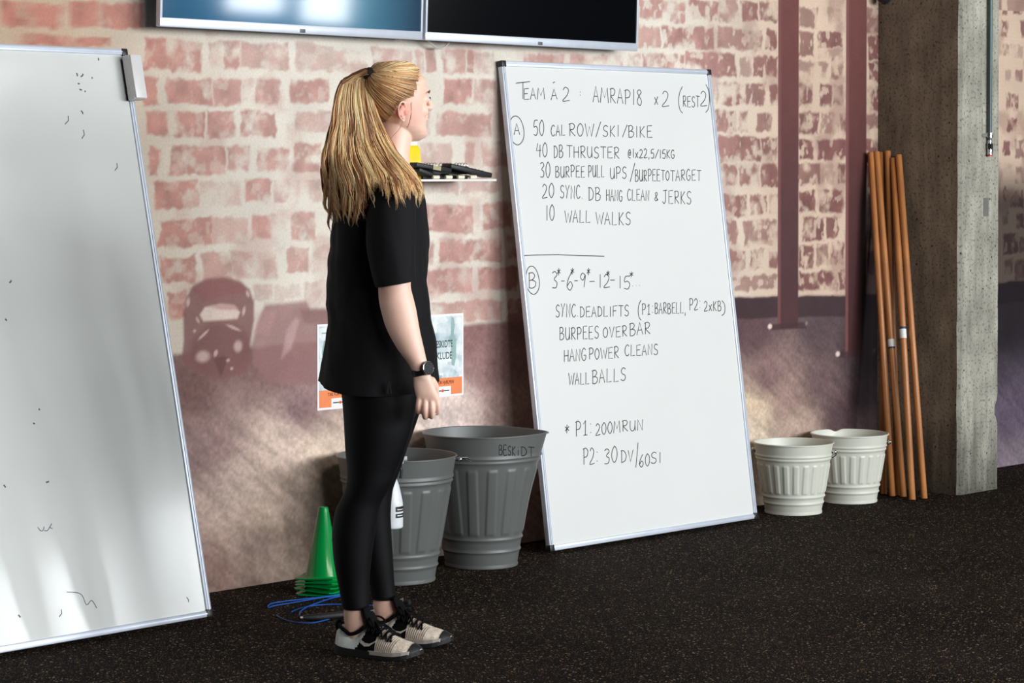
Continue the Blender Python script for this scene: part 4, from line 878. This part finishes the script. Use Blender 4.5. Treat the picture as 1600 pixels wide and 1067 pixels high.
# ---- feet directions
def foot_frame(heel, yaw, dep):
    h0 = Q(heel[0], heel[1], dep); return Matrix.Translation(Vector((h0[0], h0[1], 0.0))) @ Matrix.Rotation(yaw, 4, 'Z')
NM = foot_frame((529, 1022), math.radians(-27), -.062); FM = foot_frame((568, 990), math.radians(-22), .118)
foot = [([(x, w*math.cos(t), .03+max(0, hh-.03)*max(0, math.sin(t))-.008*max(0, -math.sin(t))) for x, w, hh in ((.03, .02, .06), (.06, .028, .075), (.10, .03, .085), (.14, .034, .07), (.19, .038, .05), (.24, .032, .038), (.262, .012, .034)) for t in np.linspace(0, 2*math.pi, 20, endpoint=False)], grid_faces(7, 20))]
M_skin = mat('fair_skin', (242, 200, 180), .45, noise=.04, nscale=14, bump=.05, bscale=300, Subsurface_Weight=.12, Subsurface_Scale=.02)
def skin_details():
    nt = M_skin.node_tree; N = nt.nodes; L = nt.links; b = N['Principled BSDF']; src = b.inputs['Base Color'].links[0].from_socket
    b.inputs['Subsurface Radius'].default_value = (1, .35, .2); tc = [k for k in N if k.type == 'TEX_COORD'][0]
    for (c, r0, r1, colr, k) in ((HM @ Vector((-.030, -.0745, .085)), .014, .034, (218, 104, 88), .55), (HM @ Vector((.089, 0, .0625)), .008, .019, (206, 112, 106), .8), (HM @ Vector((.02, -.066, .075)), .02, .05, (226, 166, 150), .5),
                              (Q(662, 640, -.20), .02, .045, (214, 132, 108), .55), (Q(606, 452, -.25), .01, .04, (220, 150, 132), .45), (Q(575, 985, -.12), .02, .09, (206, 150, 124), .3), (Q(605, 960, .07), .02, .09, (206, 150, 124), .3),
                              (HM @ Vector((.022, -.058, .028)), .0012, .0022, (120, 70, 60), .9)):
        vd = N.new('ShaderNodeVectorMath'); vd.operation = 'DISTANCE'; L.new(tc.outputs['Object'], vd.inputs[0]); vd.inputs[1].default_value = tuple(c)
        mr = N.new('ShaderNodeMapRange'); mr.inputs[1].default_value = r0; mr.inputs[2].default_value = r1; mr.inputs[3].default_value = k; mr.inputs[4].default_value = 0; L.new(vd.outputs['Value'], mr.inputs[0])
        mx = N.new('ShaderNodeMix'); mx.data_type = 'RGBA'; L.new(mr.outputs[0], mx.inputs[0]); L.new(src, mx.inputs[6]); mx.inputs[7].default_value = (*lin(colr), 1); src = mx.outputs[2]
    L.new(src, b.inputs['Base Color'])
skin_details()
bodyg = head_geo()+[neck, torso]+arm+far(arm)+[rows_loft(shrink(NL, .93), 32, 4), rows_loft(shrink(FL, .93), 32, 4), rows_loft(NA, 30, 4), rows_loft(FA, 30, 4)]+[xf(foot[0], NM), xf(foot[0], FM)]
body = remeshed(bodyg, 'body', .0026, M_skin, per, 5, .5)
# ---- eyes and brows
M_eye = mat('eye', (238, 236, 232), .15, spec=.7); M_iris = mat('blue_grey_iris', (70, 92, 110), .15); M_brow = mat('brown_brow', (120, 84, 58), .8); M_lash = mat('dark_lash', (52, 36, 30), .7)
for s in (-1, 1):
    e = obj('eye', [Hh(ellip((.0765, s*.031, .1165), (.0100, .0100, .0085)))], M_eye, per)
    obj('iris', [Hh(ellip((.0852, s*.0312, .1165), (.0022, .0050, .0050)))], M_iris, e)
    obj('eyelash', [Hh(tube(catmull([(.0800, s*.0455, .1175), (.0835, s*.039, .1210), (.0862, s*.031, .1222), (.0850, s*.023, .1200)], 4), .0012, 6))], M_lash, per)
    obj('eyebrow', [Hh(tube(catmull([(.0735, s*.050, .1345), (.0840, s*.037, .1405), (.0890, s*.024, .1390), (.0895, s*.014, .1365)], 5), [(.0016+.0012*math.sin(math.pi*i/15), .002) for i in range(16)], 6))], M_brow, per)
# ---- clothes
M_tee = mat('black_cotton', (17, 17, 19), .8, noise=.10, nscale=40, bump=.25, bscale=500, spec=.2)
M_leg = mat('black_stretch_fabric', (6, 6, 8), .62, noise=.06, bump=.08, bscale=700, spec=.16)
def fold(v, amp, seed, fx=9, fz=2.2, z0=0, z1=9):
    V = np.array(v); th = np.arctan2(V[:, 1], V[:, 0]); n = fbm(th*2.2+V[:, 2]*1.4+20, V[:, 2]*fz+30, seed, 3)-.5; n2 = fbm(V[:, 0]*16+V[:, 2]*5+9, V[:, 2]*9-V[:, 0]*7+9, seed+5, 3)-.5
    r_ = np.hypot(V[:, 0], V[:, 1])+1e-6; k = amp*(n*1.6+n2*.9); V[:, 0] += V[:, 0]/r_*k; V[:, 1] += V[:, 1]/r_*k; return [tuple(p) for p in V]
def hemdz(y, c, s):
    k = float(sst(520, 592, y)); return -k*(.030*max(0, -s)+.012*max(0, c)*0)
TS = [(262, 585, 640, .0, .062), (268, 577, 645, .0, .082), (276, 566, 650, 0, .118), (286, 554, 654, 0, .150), (300, 541, 659, 0, .175), (320, 529, 664, 0, .182), (345, 522, 666, 0, .180), (400, 518.5, 668, 0, .174), (440, 516.5, 669, 0, .170), (472, 515, 670.5, 0, .167), (489, 518, 672, 0, .168), (505, 517.5, 673, 0, .170), (520, 514.5, 674.5, 0, .173), (555, 508, 678, 0, .180), (580, 504, 680.5, 0, .184), (594, 502, 681.5, 0, .186)]
v, f = rows_loft(TS, 72, 7, 2.25, hemdz); f = f[:-1]       # open at the hem
n0 = len(v); last = v[-72:]
ctr = np.mean(np.array(last), 0)
inner = [tuple(ctr+(np.array(p)-ctr)*np.array([.975, .975, 1])) for p in last]; in2 = [(p[0], p[1], p[2]+.10) for p in inner]
v2 = fold(v, .020, 3)
V2 = np.array(v2); V2[-72:, :2] = np.array(v2)[-72:, :2]; lastf = V2[-72:]
inner = [tuple(ctr+(p-ctr)*np.array([.972, .972, 1])) for p in lastf]; in2 = [tuple(ctr+(np.array(p)-ctr)*np.array([.90, .90, 1])+np.array([0, 0, .05])) for p in inner]
allv = [tuple(p) for p in V2]+inner+in2
f += [(n0-72+j, n0-72+(j+1) % 72, n0+(j+1) % 72, n0+j) for j in range(72)]+[(n0+j, n0+(j+1) % 72, n0+72+(j+1) % 72, n0+72+j) for j in range(72)]
SL = [(280, 598, 640, -.115, .045), (288, 590, 648, -.135, .060), (304, 583, 653, -.152, .070), (330, 578, 655.5, -.170, .072), (370, 577.5, 656.5, -.190, .069), (400, 581, 656.5, -.203, .064), (428, 589, 657, -.212, .061), (443, 594.5, 657.5, -.216, .060)]
def sdz(y, c, s): return -float(sst(400, 443, y))*(-.010*c)
sv, sf = rows_loft(SL, 48, 6, 2.1, sdz); sf = sf[:-1]; m0 = len(sv)
sV = np.array(sv); cen = sV.reshape(-1, 48, 3).mean(1).repeat(48, 0); dd = sV-cen; rl = np.linalg.norm(dd[:, :2], axis=1)[:, None]+1e-6
sV = sV+dd/rl*(.010*(fbm(sV[:, 0]*24+sV[:, 2]*6, sV[:, 2]*7-sV[:, 1]*10+4, 12, 3)-.5))[:, None]; sv = [tuple(p) for p in sV]
ls = sV[-48:]; c2 = ls.mean(0); inn = [tuple(c2+(p-c2)*np.array([.95, .95, 1])) for p in ls]; inn2 = [(p[0]-.008, p[1]+.004, p[2]+.05) for p in inn]
sva = sv+inn+inn2; sf += [(m0-48+j, m0-48+(j+1) % 48, m0+(j+1) % 48, m0+j) for j in range(48)]+[(m0+j, m0+(j+1) % 48, m0+48+(j+1) % 48, m0+48+j) for j in range(48)]
collar = tube([tuple(p) for p in [Q(x, y, d) for x, y, d in [(584, 262, 0), (596, 264, -.055), (618, 268, -.066), (640, 272, -.03), (645, 274, 0), (640, 270, .04), (615, 264, .066), (594, 262, .05), (584, 262, 0)]]], .006, 8)
tee = obj('t_shirt', [(allv, f), (sva, sf), far([(sva, sf)])[0], collar], M_tee, per)
# hem slit with a stitched edge at her near side, and hem stitch lines
slit = obj('hem_slit', [tube([Q(613, 590, -.190)+np.array([0, -.006, -.010]), Q(611, 604, -.190)+np.array([0, -.007, -.018])], .0022, 6), tube([Q(613.5, 590, -.190)+np.array([0, -.006, -.010]), Q(617, 604, -.190)+np.array([0, -.007, -.018])], .0022, 6)], mat('black_stitch', (20, 20, 23), .8), per)
hs = [p for p in V2[-72*4:-72*3]]; 
lgs = [rows_loft(NL, 40, 5), rows_loft(FL, 40, 5), rows_loft([(560, 538, 654, 0, .150), (590, 537.5, 656, 0, .165), (620, 541, 655, 0, .168), (648, 546, 650, 0, .155), (664, 560, 636, 0, .10)], 40, 5)]
leggings = remeshed(lgs, 'leggings', .0045, M_leg, per, 6, .5)
for rows_ in (NL, FL):
    y, a, b, d, r_ = rows_[-1]; n = 36; A1 = Q(a, y, d); B1 = Q(b, y, d); cx = (A1[0]+B1[0])/2; rx = (B1[0]-A1[0])/2
    obj('ankle_hem', [tube([(cx+rx*1.0*math.cos(t), d+r_*1.0*math.sin(t), A1[2]+.004) for t in np.linspace(0, 2*math.pi, n)], .0026, 6)], M_leg, leggings)
# ---- watch
wc = Q(668, 580, -.222); wt = bpy.data.objects.new('wristwatch', None); link(wt, per)
axis = Vector(Q(681, 612, -.222)-Q(668, 560, -.222)).normalized()
U = Vector((0, 1, 0)); U = (U-axis*U.dot(axis)).normalized(); Wv = axis.cross(U)
ring = []
cc_ = Vector(Q(666, 579.5, -.222))
ga = []
for off in np.linspace(-.0095, .0095, 5):
    for j in range(32):
        t = 2*math.pi*j/32; rx_ = .0285; ry_ = .0225; ga.append(tuple(cc_+axis*off+Wv*(rx_*math.cos(t))+U*(ry_*math.sin(t))))
gi = [tuple(cc_+(Vector(p)-cc_)*.9+axis*0) for p in ga]
obj('watch_strap', [(ga, grid_faces(5, 32, True, False)), (gi, grid_faces(5, 32, True, False))], mat('black_silicone', (13, 13, 15), .5), wt)
# case: faces forward and towards the camera
nrm = Vector((.62, -.78, .10)).normalized(); cp_ = Vector(Q(671.5, 573, -.222))+Vector((.006, -.0215, 0))
obj('watch_case', [tube([cp_-nrm*.007, cp_-nrm*.001, cp_+nrm*.0050, cp_+nrm*.0060], [.0185, .0198, .0198, .0185], 36)], mat('dark_watch_case', (34, 34, 38), .35, .6), wt)
obj('watch_bezel', [tube([cp_+nrm*.0050+(Vector((0, 0, 1)).cross(nrm)*math.cos(t)+nrm.cross(Vector((0, 0, 1)).cross(nrm)).normalized()*math.sin(t))*.0180 for t in np.linspace(0, 2*math.pi, 33)], .0014, 6)], M_chr, wt)
obj('watch_dial', [tube([cp_+nrm*.0055, cp_+nrm*.0068], [.0165, .0160], 32)], mat('blue_black_glass', (8, 11, 18), .5, spec=.2), wt)
e1 = Vector((0, 0, 1)).cross(nrm).normalized(); e2 = nrm.cross(e1)
hg = []
for a, l0, l1 in ((.4, .0, .010), (2.2, 0, .007), (4.2, .004, .008), (5.3, .004, .008), (1.4, .009, .012), (3.2, .009, .012)):
    d_ = e1*math.cos(a)+e2*math.sin(a); hg.append(tube([cp_+nrm*.0071+d_*l0, cp_+nrm*.0071+d_*l1], .0005, 5))
obj('dial_marks', hg, mat('pale_dial_mark', (74, 82, 94), .5), wt)
# ---- shoes
M_shl = mat('light_grey_shoe_panel', (232, 234, 228), .6, noise=.06, nscale=60, bump=.2, bscale=400); M_knit = mat('beige_knit', (222, 208, 190), .85, noise=.22, nscale=90, bump=.6, bscale=420); M_blk = mat('black_mesh', (8, 8, 10), .8, spec=.12, bump=.4, bscale=500)
M_mid = mat('grey_midsole', (176, 168, 158), .6, noise=.12, nscale=40); M_rub = mat('black_rubber', (14, 14, 16), .6, bump=.2, bscale=200)
SX = np.array([(0, .012, .062, .018), (.006, .024, .076, .018), (.02, .032, .083, .017), (.04, .035, .078, .016), (.065, .036, .066, .016), (.085, .037, .072, .016), (.10, .038, .086, .016), (.115, .039, .093, .016), (.14, .041, .087, .016), (.165, .044, .076, .016), (.19, .047, .065, .016), (.215, .048, .056, .017), (.24, .045, .050, .019), (.258, .037, .044, .021), (.270, .024, .037, .024), (.277, .008, .031, .027)])
def shoe(MX, label):
    t = bpy.data.objects.new('shoe', None); link(t, per); xs_ = np.linspace(0, .277, 70); n = 36; v = []
    ctr_ = lambda x: .010*math.sin(math.pi*min(1, x/.277))*(-1)
    def sec(x): return [float(np.interp(x, SX[:, 0], SX[:, k])) for k in (1, 2, 3)]
    def pt(x, th, off=0.):
        w, h, b = sec(x); c, s = math.cos(th), math.sin(th); flare = 1.08 if s < .3 else 1
        return (x, ctr_(x)+(w+off)*math.copysign(abs(c)**.8, c)*(1-.38*max(0, s)**1.5), b+(h+off-b)*max(0, s)**.85)
    for x in xs_:
        for th in np.linspace(-.02, math.pi+.02, n): v.append(pt(x, th))
    f = grid_faces(len(xs_), n, False); f2 = []
    for q in f:
        x = np.mean([v[i][0] for i in q]); z = np.mean([v[i][2] for i in q]); w_, h_, b_ = sec(x); zz = (z-b_)/(h_-b_)
        b1 = .098+.030*zz-.02*(1-zz); b2 = .150+.004*zz
        mi = 0 if x < b1 else (2 if x < b2 else 1)
        f2.append(mi)
    geo = []
    for mi in (0, 1, 2): geo.append((v, [q for q, k in zip(f, f2) if k == mi], mi))
    g3 = [xf(g[:2], MX)+(g[2],) for g in geo]; obj('upper', g3, [M_shl, M_knit, M_blk], t)
    # ribs over the forefoot knit
    rg = []
    for k in range(9):
        x0 = .158+.0062*k; rg.append(xf(tube([pt(x0+.010*(th/1.6), th if True else 0, .0008) for th in np.linspace(.12, 1.35, 9)], .0011, 5), MX)); rg.append(xf(tube([pt(x0+.010*(th/1.6), math.pi-th, .0008) for th in np.linspace(.12, 1.35, 9)], .0011, 5), MX))
    obj('knit_rib', rg, mat('grey_brown_rib', (150, 138, 126), .85), t)
    def outline(k, z, xa=0., xb=.283):
        p = []
        for x in np.linspace(xa, xb, 34): w = float(np.interp(x-.003, SX[:, 0], SX[:, 1])); p.append((x-.003, ctr_(x)+w+k, z(x)))
        q = [(a, 2*ctr_(a+.003)-b, c) for a, b, c in reversed(p)]; return p+q
    toe = lambda x: .016*max(0, (x-.20)/.08)**2
    def slab(za, zb, k, xa, xb): 
        a = outline(k, za, xa, xb); b = outline(k, zb, xa, xb); m_ = len(a); return xf((a+b, [(i, (i+1) % m_, m_+(i+1) % m_, m_+i) for i in range(m_)]+[tuple(range(m_))[::-1], tuple(range(m_, 2*m_))]), MX)
    obj('outsole', [slab(lambda x: .001+toe(x), lambda x: .013+toe(x), .003, 0, .283)], M_rub, t, smooth=False)
    obj('midsole', [slab(lambda x: .013+toe(x)*.8, lambda x: .024+toe(x)*.6, .0025, .135, .262)], M_mid, t, smooth=False)
    obj('heel_sole', [slab(lambda x: .012, lambda x: .030-.008*min(1, x/.05), .003, 0, .140)], M_rub, t, smooth=False)
    cap = [pt(x, th, .0022) for x in np.linspace(.255, .277, 6) for th in np.linspace(-.02, math.pi+.02, 20)]
    cap = [(a, b, c*(1-.25*0)) for a, b, c in cap]
    obj('toe_cap', [xf((cap, grid_faces(6, 20, False)), MX)], M_rub, t)
    # padded collar, tongue, laces
    cl = [(.012, 0, .084), (.02, .020, .084), (.045, .029, .074), (.065, .031, .066), (.09, .029, .074), (.112, .022, .090), (.118, 0, .094), (.112, -.022, .090), (.09, -.029, .074), (.065, -.031, .066), (.045, -.029, .074), (.02, -.020, .084), (.012, 0, .084)]
    obj('collar', [xf(tube([(a, b+ctr_(a), c-.003) for a, b, c in catmull(cl, 4)], .0055, 8), MX), xf(ellip((.006, 0, .078), (.009, .016, .018)), MX)], M_blk, t)
    tg = [(.135, .085), (.122, .100), (.113, .115), (.108, .130), (.106, .138)]; tv_ = []
    for a, c in tg:
        for th in np.linspace(0, 2*math.pi, 18, endpoint=False): tv_.append((a+.009*math.cos(th), ctr_(a)+.026*math.sin(th), c+.006*math.cos(th)))
    obj('tongue', [xf((tv_, grid_faces(len(tg), 18)), MX)], M_blk, t)
    obj('tongue_tab', [xf(box(.115, .119, -.014, .010, .112, .132, .001), MX)], mat('dark_grey_tab', (84, 84, 86), .6), t)
    lg = []
    for k in range(6):
        x = .116+.0155*k; w, h, b = sec(x); z = h+.004; yc = ctr_(x)
        lg.append(xf(tube(catmull([(x-.006, yc-.032, z-.016), (x, yc-.02, z-.002), (x+.004, yc, z+.003), (x+.006, yc+.02, z-.002), (x+.004, yc+.031, z-.014)], 4), (.0034, .0024), 6), MX))
        lg.append(xf(tube(catmull([(x+.006, yc-.030, z-.016), (x+.002, yc-.018, z), (x-.001, yc, z+.004), (x-.004, yc+.02, z-.002)], 4), (.0034, .0024), 6), MX))
    for s in (-1, 1):
        lg.append(xf(tube(catmull([(.118, -.008, .104), (.126, s*.022-.008, .112), (.142, s*.034-.008, .100), (.140, s*.026-.008, .088), (.122, -.008, .100)], 5), .0030, 6), MX))
        lg.append(xf(tube(catmull([(.122, -.008, .102), (.142, s*.010-.010, .098), (.165, s*.028-.010, .080), (.176, s*.036-.010, .062)], 5), .0028, 6), MX))
    obj('laces', lg, M_blk, t)
    # swoosh-shaped side mark
    sw = [(.088, .060), (.100, .043), (.118, .034), (.134, .036), (.150, .047), (.158, .058), (.148, .049), (.134, .043), (.120, .044), (.106, .050)]
    for s in (-1, 1):
        pv = []
        for x, z in sw:
            w, h, b = sec(x); sn = min(1, ((z-b)/(h-b)))**(1/.85); th = math.asin(max(0, min(1, sn))); p = pt(x, th, .0015); pv.append((p[0], p[1] if s > 0 else 2*ctr_(x)-p[1], z))
        c_ = len(pv); obj('side_logo', [xf((pv, [tuple(range(c_))]), MX)], mat('pale_logo_print', (196, 190, 180), .5), t, smooth=False)
    return t
shoe(NM, ''); shoe(FM, '')
# ---- hair
LINE = np.array([(.04, -.050), (.05, -.048), (.07, -.044), (.095, -.034), (.106, -.028), (.114, -.012), (.120, .006), (.126, .014), (.14, .022), (.155, .026), (.175, .036), (.19, .044), (.20, .052), (.207, .2)])
def hairmask(x, z): return x < np.interp(z, LINE[:, 0], LINE[:, 1]) and z > .045
def hair_mesh(name, paths, rads, cols, parent, sides=4, m=None):
    """many tapered strands as one mesh; colour per strand in an attribute"""
    Vs = []; Fs = []; Cs = []; base = 0
    for p, r_, c in zip(paths, rads, cols):
        p = np.asarray(p); m_ = len(p); T = np.gradient(p, axis=0); T /= np.linalg.norm(T, axis=1)[:, None]+1e-9
        ref = np.array([.3, -1., .15]); Bn = np.cross(T, ref); Bn /= np.linalg.norm(Bn, axis=1)[:, None]+1e-9; Nn = np.cross(T, Bn)
        th = np.linspace(0, 2*math.pi, sides, endpoint=False); rr_ = np.asarray(r_)
        ring = p[:, None]+Bn[:, None]*(np.cos(th)[None, :, None]*rr_[:, None, None])+Nn[:, None]*(np.sin(th)[None, :, None]*rr_[:, None, None]*.7)
        Vs.append(ring.reshape(-1, 3)); i = np.arange(m_-1)[:, None]; j = np.arange(sides); k = (j+1) % sides
        q = np.stack([base+i*sides+j, base+i*sides+k, base+(i+1)*sides+k, base+(i+1)*sides+j], -1).reshape(-1, 4); Fs.append(q); Cs.append(np.tile(c, (m_*sides, 1))); base += m_*sides
    V = np.concatenate(Vs); q = np.concatenate(Fs); C = np.concatenate(Cs)
    me = bpy.data.meshes.new(name); me.vertices.add(len(V)); me.vertices.foreach_set('co', V.astype(np.float32).ravel())
    me.loops.add(q.size); me.loops.foreach_set('vertex_index', q.astype(np.int32).ravel()); me.polygons.add(len(q)); me.polygons.foreach_set('loop_start', np.arange(0, q.size, 4, dtype=np.int32)); me.update()
    ca = me.color_attributes.new('strand', 'FLOAT_COLOR', 'POINT'); cc = np.ones((len(V), 4), np.float32); cc[:, :3] = C; ca.data.foreach_set('color', cc.ravel())
    me.polygons.foreach_set('use_smooth', [True]*len(q)); me.materials.append(m); return link(bpy.data.objects.new(name, me), parent)
M_hair = mat('blonde_hair', (206, 158, 100), .42, spec=.5, Sheen_Weight=.1); nt = M_hair.node_tree; at = nt.nodes.new('ShaderNodeAttribute'); at.attribute_name = 'strand'; nt.links.new(at.outputs['Color'], nt.nodes['Principled BSDF'].inputs['Base Color'])
M_scalp = mat('blonde_hair_base', (150, 108, 68), .6, noise=.2, nscale=60, stretch=(1, 1, 1))
rg = np.random.RandomState(5)
def hcol(lo=0., bias=0.):
    k = np.clip(rg.normal(.5+bias, .24), 0, 1); a = np.array(lin((146, 94, 58))); b = np.array(lin((232, 178, 116))); c = np.array(lin((255, 236, 184)))
    return a+(b-a)*k*2 if k < .5 else b+(c-b)*(k-.5)*2
# base shell over the skull
zs = np.linspace(.045, .226, 52); n = 64; sv_ = []; keep_ = []
for z in zs:
    for j in range(n): sv_.append(tuple(hp(z, 2*math.pi*j/n, .0062)))
sf_ = []
for q in grid_faces(len(zs), n, True, False):
    c_ = np.mean([sv_[i] for i in q], 0)
    if hairmask(c_[0]+.010, c_[2]-.004): sf_.append(q)
hairb = obj('hair', [Hh((sv_, sf_+[tuple((len(zs)-1)*n+j for j in range(n))]))], M_scalp, per)
TIE = Vector((-.100, 0, .200))
paths = []; rads = []; cols = []
def skull_path(z0, t0, k=14, off=.0085):
    tt = math.pi if t0 > 0 else -math.pi; out = []
    if t0 > math.pi: t0 -= 2*math.pi; tt = -math.pi
    for i in range(k):
        u = i/(k-1); z = z0+(.196-z0)*(u**1.15)+.006*math.sin(math.pi*u)*(1 if z0 > .12 else 0); t = t0+(tt-t0)*u
        p = hp(min(z, .222), t, off+.0035*math.sin(math.pi*min(1, u*1.2)))
        if u > .8: p = p.lerp(TIE, (u-.8)/.2*.75)
        out.append(tuple(HM @ p))
    return out
cnt = 0
while cnt < 1500:
    z0 = rg.uniform(.05, .222); s = rg.choice([-1, -1, 1]); th = rg.uniform(0.02, math.pi-.25)
    p = hp(z0, th); xl = float(np.interp(z0, LINE[:, 0], LINE[:, 1]))
    if p.x > xl+.002: continue
    if z0 < .19 and p.x < xl-.05 and rg.rand() < .6: continue
    w = rg.normal(0, .0008); paths.append(skull_path(z0, s*th, off=.0072+abs(w))); m_ = 14
    r0 = rg.uniform(.0007, .0015); rads.append(r0*np.clip(np.minimum(np.linspace(.15, 3, m_), 1), 0, 1)); cols.append(hcol(bias=-.10+(.22 if z0 > .17 else 0))); cnt += 1
hair_mesh('hair_strands', paths, rads, cols, hairb, 4, M_hair)
# ponytail: strands fan from the tie, hang down her back and over the near shoulder
TY = [106, 112, 125, 153, 195, 234, 257, 275, 299, 318, 342]
TL = [562, 555, 538, 527, 520, 509.5, 505.5, 506, 508, 510, 514]
TR = [572, 574, 578, 585, 599, 620, 640, 655, 667, 668, 668]
_t = catmull(list(zip(TY, TL, TR)), 6); TY, TL, TR = _t[:, 0], _t[:, 1], _t[:, 2]
EU = [0, .05, .12, .2, .3, .38, .45, .52, .60, .68, .76, .86, .93, 1.0]
EY = [328, 338, 342, 330, 341, 334, 322, 296, 288, 294, 305, 300, 312, 296]
def tail_depth(x, y, layer):
    # rests on the shirt where there is shirt, hangs free further back
    cx, a, hw = 595, 82, .178
    q = max(0, 1-((x-cx)/a)**2)**.5; k = float(sst(205, 300, y)); shelf_ = -(hw*q*.96+.006)
    free = -.045-.01*k
    sh = float(sst(225, 290, y))
    sl_ = float(np.interp(y, [262, 270, 280, 288, 304, 330, 345], [.07, .105, .165, .198, .228, .246, .25])); q2 = max(0, 1-((x-617)/44)**2)**.45
    shelf_ = min(shelf_, -(sl_*q2+.006) if y > 262 else 0)
    return free*(1-sh)+min(free, shelf_)*sh - layer*.030*float(sst(105, 180, y))*(1-.3*sh)+.015*(1-float(sst(105, 150, y)))
tie = HM @ TIE
paths = []; rads = []; cols = []
locks = [(rg.rand(), rg.rand()*6.28, rg.uniform(.5, 1.5), rg.normal(0, .24)) for _ in range(80)]
lend = rg.normal(0, 8, 80)
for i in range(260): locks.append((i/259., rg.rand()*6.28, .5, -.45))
for i in range(3400):
    under = i < 260; lk = locks[80+i] if under else locks[rg.randint(80)]; u = np.clip(lk[0]+(0 if under else rg.normal(0, .014)), 0, 1); layer = 0 if under else rg.rand(); ye = np.interp(u, EU, EY)+rg.normal(-3, 6)-(1-layer)*10*rg.rand()
    if .45 < u < .82: ye += rg.normal(0, 7)
    if not under: ye += lend[locks.index(lk)]
    if under: ye = min(ye-14, 322)
    if rg.rand() < .12: ye -= rg.uniform(10, 60)
    m_ = 34; ys = 108+(ye-108)*np.linspace(0, 1, m_)**.95; pts_ = []
    for k, y in enumerate(ys):
        xl = np.interp(y, TY, TL); xr_ = np.interp(y, TY, TR); tt = (y-108)/230.
        uu_ = u
        amp = 3.6*tt**1.4*lk[2]; wx = amp*math.sin(y*.085+lk[1])+ .8*tt*math.sin(y*.21+lk[1]*2)+tt*rg.normal(0, .12)
        # locks gather to a point at their ends
        gath = tt**4*.5; uu_ = u*(1-gath)+lk[0]*gath
        x = xl+(xr_-xl)*uu_+wx
        if uu_ > .4 and y > 240: x -= 0
        d = tail_depth(x, y, layer)
        d += .004*math.sin(y*.07+lk[1]*1.7)*tt
        pts_.append(Q(x, y, d))
    s0 = np.array(tie)+np.array([rg.normal(0, .004), rg.normal(0, .006), rg.normal(0, .004)])
    pts_ = np.array(pts_); kb = np.clip(1-np.arange(m_)/3., 0, 1)[:, None]; pts_ = pts_*(1-kb)+s0*kb
    paths.append(pts_); r0 = .0042 if under else rg.uniform(.0008, .0017); rads.append(r0*np.concatenate([np.full(m_-8, 1.), np.linspace(1, .15, 8)])); cols.append(hcol(bias=lk[3]-.08+(layer-.5)*.35+(.24 if .5 < u < .68 else (-.22 if .36 < u < .46 else 0))))  # dark band in the tail is shadow put into the strand colours
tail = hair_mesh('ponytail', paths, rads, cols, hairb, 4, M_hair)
# fly-away and side wisps
paths = []; rads = []; cols = []
for (a, b, c, d_) in (((632, 190), (626, 203), (616, 213), (610, 222)), ((646, 160), (645, 175), (643, 188), (638, 202)), ((644, 162), (645, 180), (641, 196), (637, 199))):
    p = catmull([Q(a[0], a[1], -.062), Q(b[0], b[1], -.066), Q(c[0], c[1], -.062), Q(d_[0], d_[1], -.055)], 5); paths.append(p); rads.append(np.full(len(p), .0006)); cols.append(np.array(lin((170, 110, 70))))
hair_mesh('loose_strands', paths, rads, cols, hairb, 4, M_hair)
ax = HM.to_3x3() @ Vector((-.80, 0, .35)); ax.normalize()
obj('hair_tie', [tube([Vector(tie)-ax*.014, Vector(tie)-ax*.007, Vector(tie), Vector(tie)+ax*.006], [.016, .0195, .0185, .014], 24)], mat('black_elastic', (12, 12, 13), .8, bump=.5, bscale=200), per)
